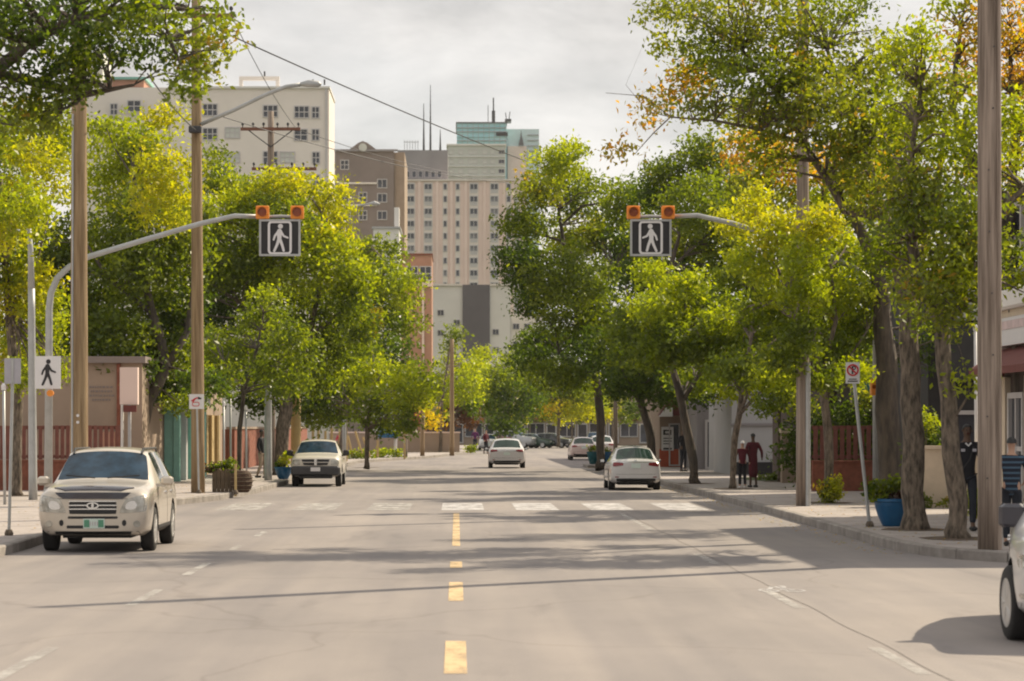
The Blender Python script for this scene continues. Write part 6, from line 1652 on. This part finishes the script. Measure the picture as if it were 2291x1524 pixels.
# near right car, only its front corner in frame; big crossover stance
XO = dict(SUV); XO['st'] = [list(s) for s in SUV['st']]
for i_, (a_, b_, c_) in enumerate(((.52, .64, .62), (.68, .76, .74), (.82, .86, .80))): XO['st'][i_][1:4] = [a_, b_, c_]
XO['wr'] = .37; XO['track'] = .81
def xo_detail(root, bvh, sp):
    suv = sp
    root_w[0] = .74
    for s in (-1, 1):
        patch(bvh, 'front', [(s * .44, .72), (s * .82, .74), (s * .80, .88), (s * .5, .84)], root, 'headlight', 'lamp_clear', .012, .03, 8, 5, .35)
        mirror(root, s, 1.6, 1.20, M['hood_guard'], .26, .24)
        patch(bvh, 'front', q4(s * .7 - .1, s * .7 + .1, .44, .50), root, 'fog_lamp', 'lamp_clear', .01, .02, 6, 4, .6)
    patch(bvh, 'front', q4(-.4, .4, .62, .82), root, 'grille', 'black', .008, .02, 6, 3, .2)
    patch(bvh, 'front', [(-.76, .28), (.76, .28), (.80, .40), (-.80, .40)], root, 'lower_bumper', 'side_grey', .014, .03, 10, 3, .1)
    plate(root, bvh, 'front', 0, .5)
    seams(root, bvh, sp, (1.35, 2.67, 3.45), .35, 1.0); handles(root, bvh, (2.45, 3.3), .92, 'chrome')
M['side_grey'] = mat('grey_bumper_plastic', (0.16, 0.165, 0.155), .6)
xo_car = car('white_crossover', 'white crossover cut by the right edge, front wheel and fender showing', 'car', XO, paints['white'], 5.74, 23.5, R(-12), xo_detail)
for ch in xo_car.children:
    if ch.location.y < 1.5 and ch.name.split('.')[0] in ('tyre', 'wheel_rim', 'brake_disc'): ch.rotation_euler.z += R(11)
# parked and distant cars
FAR = [
 ('pale rose sedan parked at the right kerb beyond the blue tubs', SEDAN, 'pale', wx(1303, 158), 156, math.pi, None),
 ('white car parked tight behind the pale rose sedan', HATCH, 'white', wx(1347, 172), 172, math.pi, None),
]
for lab, sp, p, x, y, r, g_ in FAR:
    car('parked_car', lab, 'car', sp, paints[p], x, y, r, rear_detail(.88, .76, .78, .36, 'x', p), sub=1, cut=False)
side = [('silver suv broadside at the far junction, nearest to the hatchback roof', SUV, 'silver', wx(1200, 246)), ('dark green sedan broadside at the far junction', SEDAN, 'green', wx(1240, 246)),
        ('dark hatchback at the far junction in front of the tan shops', HATCH, 'dark', wx(1278, 250)), ('dark red car glimpsed above the white hatchback roof', SUV, 'red', wx(1131, 238))]
for lab, sp, p, x in side:
    Yc = 246
    c_ = car('distant_car', lab, 'car', sp, paints[p], x, Yc, R(62) if p != 'red' else R(0), small_detail, sub=1, cut=False)
car('distant_van', 'tall dark vehicle at the far junction behind the parked pale cars', 'van', TRUCK, paints['dark'], wx(1335, 215), 215, R(0), small_detail, sub=1, cut=False)
car('distant_car', 'white car at the far left bend beside the people', 'car', SEDAN, paints['white'], wx(1093, 222), 222, R(0), small_detail, sub=1, cut=False)

# ------------------------------------------------------------------ people
def skin_mesh(verts, edges, radii, root_i=0, sub=1):
    me = bpy.data.meshes.new('sk'); me.from_pydata(verts, edges, [])
    o = bpy.data.objects.new('sk', me); COL.objects.link(o)
    md = o.modifiers.new('s', 'SKIN'); md.use_smooth_shade = True
    if not me.skin_vertices: pass
    sv = me.skin_vertices[0].data if me.skin_vertices else None
    if sv is None:
        bpy.context.view_layer.objects.active = o
        bpy.ops.mesh.customdata_skin_add(); sv = me.skin_vertices[0].data
    for i, r in enumerate(radii):
        sv[i].radius = r if hasattr(r, '__len__') else (r, r); sv[i].use_root = (i == root_i)
    ss = o.modifiers.new('u', 'SUBSURF'); ss.levels = sub; ss.render_levels = sub
    ev = o.evaluated_get(bpy.context.evaluated_depsgraph_get())
    out = bpy.data.meshes.new_from_object(ev)
    bpy.data.objects.remove(o)
    return out
class SK:
    def __init__(s): s.v = []; s.e = []; s.r = []
    def p(s, co, r, to=None):
        s.v.append(tuple(co)); s.r.append(r); i = len(s.v) - 1
        if to is not None: s.e.append((to, i))
        return i
    def mesh(s, m, sub=1, root=0):
        me = skin_mesh(s.v, s.e, s.r, root, sub); me.materials.clear(); me.materials.append(m); return me
def person(label, x, y, z, H, yaw, pose, cl, sub=2, group=None):
    """faces -y at yaw 0. pose: dict of joints; cl: clothing materials"""
    k = H / 1.78
    root = thing('person', (x, y, z), label, 'person', group, yaw)
    def V(*a): return Vector(a) * k
    skin = cl['skin']
    lk = pose.get('lk', (.09, -.02, .5)); la = pose.get('la', (.10, .02, .08)); rk = pose.get('rk', (-.09, -.02, .5)); ra = pose.get('ra', (-.10, .02, .08))
    le = pose.get('le', (.27, .02, 1.16)); lw = pose.get('lw', (.27, -.08, .93)); re = pose.get('re', (-.27, .02, 1.16)); rw = pose.get('rw', (-.27, -.08, .93))
    hd = pose.get('head', (0, -.02)); 
    b = SK()
    pv = b.p(V(0, 0, .95), (.13 * k, .10 * k))
    sp = b.p(V(0, 0, 1.15), (.12 * k, .09 * k), pv); ch = b.p(V(0, 0, 1.35), (.145 * k, .10 * k), sp)
    nk0 = b.p(V(0, .0, 1.48), .06 * k, ch); nk = b.p(V(hd[0] * .5, hd[1] * .5, 1.55), .052 * k, nk0)
    h0 = b.p(V(hd[0], hd[1], 1.61), (.065 * k, .075 * k), nk); h1 = b.p(V(hd[0], hd[1], 1.68), (.074 * k, .092 * k), h0); h2 = b.p(V(hd[0], hd[1] + .01, 1.745), (.055 * k, .07 * k), h1)
    for s, kn, an in ((1, lk, la), (-1, rk, ra)):
        hp = b.p(V(s * .085, 0, .88), .085 * k, pv); n_ = b.p(V(*kn), .055 * k, hp); a_ = b.p(V(*an), .04 * k, n_)
        t_ = b.p(V(an[0] + s * .01, an[1] - .12, .035), .032 * k, a_)
    for s, el, wr in ((1, le, lw), (-1, re, rw)):
        sh = b.p(V(s * .17, 0, 1.42), .055 * k, ch); e_ = b.p(V(*el), .038 * k, sh); w_ = b.p(V(*wr), .027 * k, e_)
        d = (Vector(wr) - Vector(el)).normalized()
        pl = b.p(V(*(Vector(wr) + d * .06)), (.034 * k, .02 * k), w_)
        side = d.cross(Vector((0, 1, 0))) if abs(d.y) < .8 else d.cross(Vector((0, 0, 1)))
        side = Vector((0, 1, 0)) if side.length < .1 else (Vector((0, 1, 0)) - d * d.y).normalized()
        curl = Vector((-s, 0, 0)) * .022
        if cl.get('fingers'):
            for q, (o_, ln) in enumerate(((-.027, .07), (-.009, .08), (.009, .075), (.027, .06))):
                base = Vector(wr) + d * .07 + side * o_
                f1 = b.p(V(*base), .0095 * k, pl); f2 = b.p(V(*(base + d * ln * .5 + curl * .3)), .009 * k, f1); b.p(V(*(base + d * ln + curl)), .008 * k, f2)
            tb = Vector(wr) + d * .025 - side * .03
            t1 = b.p(V(*tb), .011 * k, pl); b.p(V(*(tb + d * .035 - side * .02 + curl * .5)), .009 * k, t1)
    o = link('body', b.mesh(skin, sub), root)
    # face and hair
    hc = V(hd[0], hd[1], 1.67)
    if cl.get('face'):
        for s in (-1, 1):
            w = MB(); w.lathe([(.004 * k, 0), (.012 * k, .003 * k), (.011 * k, .008 * k)], (hc.x + s * .03 * k, hc.y - .088 * k, hc.z), 8, 'y'); w.build('eye', M['black'], root, local=True)
            w = MB(); w.lathe([(.008 * k, -.006 * k), (.024 * k, 0), (.02 * k, .008 * k)], (hc.x + s * .078 * k, hc.y, hc.z - .01 * k), 8, 'x'); w.build('ear', skin, root, local=True)
        w = MB(); w.tube([hc + V(0, -.088, .012), hc + V(0, -.108, -.028), hc + V(0, -.09, -.038)], [.008 * k, .014 * k, .01 * k], 8); w.build('nose', skin, root, local=True)
        w = MB(); w.tube([hc + V(-.022, -.083, -.06), hc + V(0, -.088, -.062), hc + V(.022, -.083, -.06)], .006 * k, 6); w.build('mouth', M['maroon'], root, local=True)
    w = MB()
    prof = [(.083 * math.cos(a), .098 * math.sin(a)) for a in np.linspace(.15, math.pi / 2 - .02, 6)]
    vs = []; n = 16
    for r_, h_ in prof:
        for q in range(n):
            a = 2 * math.pi * q / n; lift = .035 if math.sin(a) < -.5 else 0
            vs.append((hc.x + r_ * k * math.cos(a), hc.y + .012 * k + r_ * 1.12 * k * math.sin(a), hc.z + (h_ + (lift if r_ > .07 else 0) - (.02 if math.sin(a) > .2 and r_ > .075 else 0)) * k))
    w.add(vs, [(i * n + q, i * n + (q + 1) % n, (i + 1) * n + (q + 1) % n, (i + 1) * n + q) for i in range(5) for q in range(n)] + [tuple(5 * n + q for q in range(n))])
    w.build('hat' if cl.get('hat') else 'hair', cl.get('hat', M['black']), root, smooth=True, local=True)
    # shirt
    t = SK(); g_ = 1.14
    if cl.get('robe'):
        p0 = t.p(V(0, 0, .30), (.17 * k, .14 * k)); p1 = t.p(V(0, 0, .65), (.17 * k, .13 * k), p0); p2 = t.p(V(0, 0, .95), (.165 * k, .125 * k), p1)
    else:
        p1 = t.p(V(0, 0, .80), (.155 * k, .12 * k)); p2 = t.p(V(0, 0, .92), (.15 * k, .115 * k), p1)
    c1 = t.p(V(0, 0, 1.15), (.145 * k, .11 * k), p2); c2 = t.p(V(0, 0, 1.35), (.165 * k, .12 * k), c1); c3 = t.p(V(0, 0, 1.46), (.085 * k, .075 * k), c2)
    for s, el, wr in ((1, le, lw), (-1, re, rw)):
        sh = t.p(V(s * .175, 0, 1.415), .07 * k, c2); e_ = t.p(V(*el), .052 * k, sh)
        if cl.get('long'): t.p(V(*(Vector(el).lerp(Vector(wr), .92))), .038 * k, e_)
    sh_me = t.mesh(cl['top'], sub, 0); link(cl.get('topname', 'shirt'), sh_me, root)
    if not cl.get('robe'):
        t = SK(); p0 = t.p(V(0, 0, 1.0), (.135 * k, .105 * k)); 
        for s, kn, an in ((1, lk, la), (-1, rk, ra)):
            hp = t.p(V(s * .085, 0, .86), .098 * k, p0); n_ = t.p(V(*kn), .07 * k, hp); t.p(V(*(Vector(kn).lerp(Vector(an), .94))), .056 * k, n_)
        link('trousers', t.mesh(cl['legs'], sub, 0), root)
    for an in (la, ra):
        w = MB(); w.box(-.045 * k, .045 * k, -.17 * k, .08 * k, 0, .075 * k, .025 * k); q = w.build('shoe', cl.get('shoes', M['black']), root, local=True); q.location = V(an[0], an[1], max(0, an[2] - .085))
    return root
M['striped'] = mat('navy_striped_cloth', (0.015, 0.02, 0.035), .9)
def make_stripes():
    m = M['striped']; t = m.node_tree; b = t.nodes['Principled BSDF']
    c = t.nodes.new('ShaderNodeTexCoord'); sx = t.nodes.new('ShaderNodeSeparateXYZ'); t.links.new(c.outputs['Object'], sx.inputs[0])
    mu = t.nodes.new('ShaderNodeMath'); mu.operation = 'MULTIPLY'; mu.inputs[1].default_value = 12.5; t.links.new(sx.outputs['Z'], mu.inputs[0])
    fr = t.nodes.new('ShaderNodeMath'); fr.operation = 'FRACT'; t.links.new(mu.outputs[0], fr.inputs[0])
    gt = t.nodes.new('ShaderNodeMath'); gt.operation = 'GREATER_THAN'; gt.inputs[1].default_value = .62; t.links.new(fr.outputs[0], gt.inputs[0])
    mx_ = t.nodes.new('ShaderNodeMix'); mx_.data_type = 'RGBA'; mx_.inputs[6].default_value = (.012, .016, .03, 1); mx_.inputs[7].default_value = (.06, .11, .17, 1)
    t.links.new(gt.outputs[0], mx_.inputs[0]); t.links.new(mx_.outputs[2], b.inputs['Base Color'])
make_stripes()
d1 = dict(skin=M['skin_dark'], top=M['navy'], legs=M['denim'], face=True, long=True, fingers=True, topname='jacket')
man = person('man in black jacket and dark jeans walking towards us behind the leaning tree', wx(2163, 46.5), 46.5, KZ, 1.86, 0.05,
       dict(lk=(.08, -.1, .52), la=(.06, -.16, .09), rk=(-.08, .03, .5), ra=(-.07, .22, .14), le=(.26, .03, 1.17), lw=(.2, -.16, 1.02), re=(-.27, .04, 1.16), rw=(-.24, -.1, .94)), d1)
w = MB(); w.tube([Vector((-.05, -.115, 1.52)), Vector((0, -.125, 1.47)), Vector((.05, -.115, 1.52))], .016, 6); w.build('collar', M['sign_white'], man, local=True)
for s in (-1, 1):
    w = MB(); w.box(s * .1 - .035, s * .1 + .035, -.155, -.14, 1.37, 1.42, .004); w.build('chest_badge', M['sign_back'], man, local=True)
w = MB(); w.tube([Vector((.09, -.12, 1.46)), Vector((.02, -.165, 1.25)), Vector((-.12, -.14, 1.05))], .012, 6); w.build('strap', M['black'], man, local=True)
person('person in navy striped top seen from behind at the right edge', wx(2263, 40.5), 40.5, KZ, 1.66, math.pi - .2,
       dict(lk=(.08, -.06, .5), la=(.08, -.05, .08), re=(-.30, -.02, 1.18), rw=(-.22, -.2, 1.05)), dict(skin=M['skin'], top=M['striped'], legs=M['denim'], face=True, fingers=True))
person('walker in long maroon robe in front of the grey house wall', wx(1685, 79.8), 79.8, KZ, 1.62, math.pi + .3,
       dict(lw=(.30, -.05, .92), re=(-.3, .02, 1.16), rw=(-.34, -.06, .93)), dict(skin=M['skin_dark'], top=M['maroon'], robe=True, long=True, topname='robe'), sub=1)
person('short companion with white cap half hidden behind the slim trunk', wx(1661, 79.2), 79.2, KZ, 1.4, math.pi,
       dict(), dict(skin=M['skin'], top=M['maroon'], legs=M['navy'], long=True, hat=M['sign_white'], shoes=M['sign_white']), sub=1)
person('dark dressed figure standing at the red shop', wx(1529, 108), 108, KZ, 1.75, .6, dict(), dict(skin=M['skin_dark'], top=M['navy'], legs=M['denim'], long=True), sub=1)
person('pedestrian in black top and beige trousers beside the grey metal post', wx(585, 94), 94, KZ, 1.72, 1.2, dict(lk=(.05, -.12, .5), la=(.05, -.1, .08), ra=(-.06, .15, .1)), dict(skin=M['skin_dark'], top=M['navy'], legs=M['beige'], long=True), sub=1)
person('distant person in purple at the bend near the white hatchback', wx(1063, 208), 208, KZ, 1.7, 0, dict(), dict(skin=M['skin'], top=mat('purple_cloth', (.10, .02, .09), .9), legs=M['denim'], long=True), sub=1)
person('distant person in dark red crossing beside the white hatchback', wx(1087, 195), 195, 0, 1.75, .8, dict(lk=(.05, -.12, .5), la=(.05, -.1, .08), ra=(-.06, .15, .1)), dict(skin=M['skin'], top=M['maroon'], legs=M['navy'], long=True), sub=1)
person('distant person in pink top on the left pavement past the pickup', wx(762, 140), 140, KZ, 1.65, .4, dict(), dict(skin=M['skin'], top=M['flower'], legs=M['denim'], long=True), sub=1)
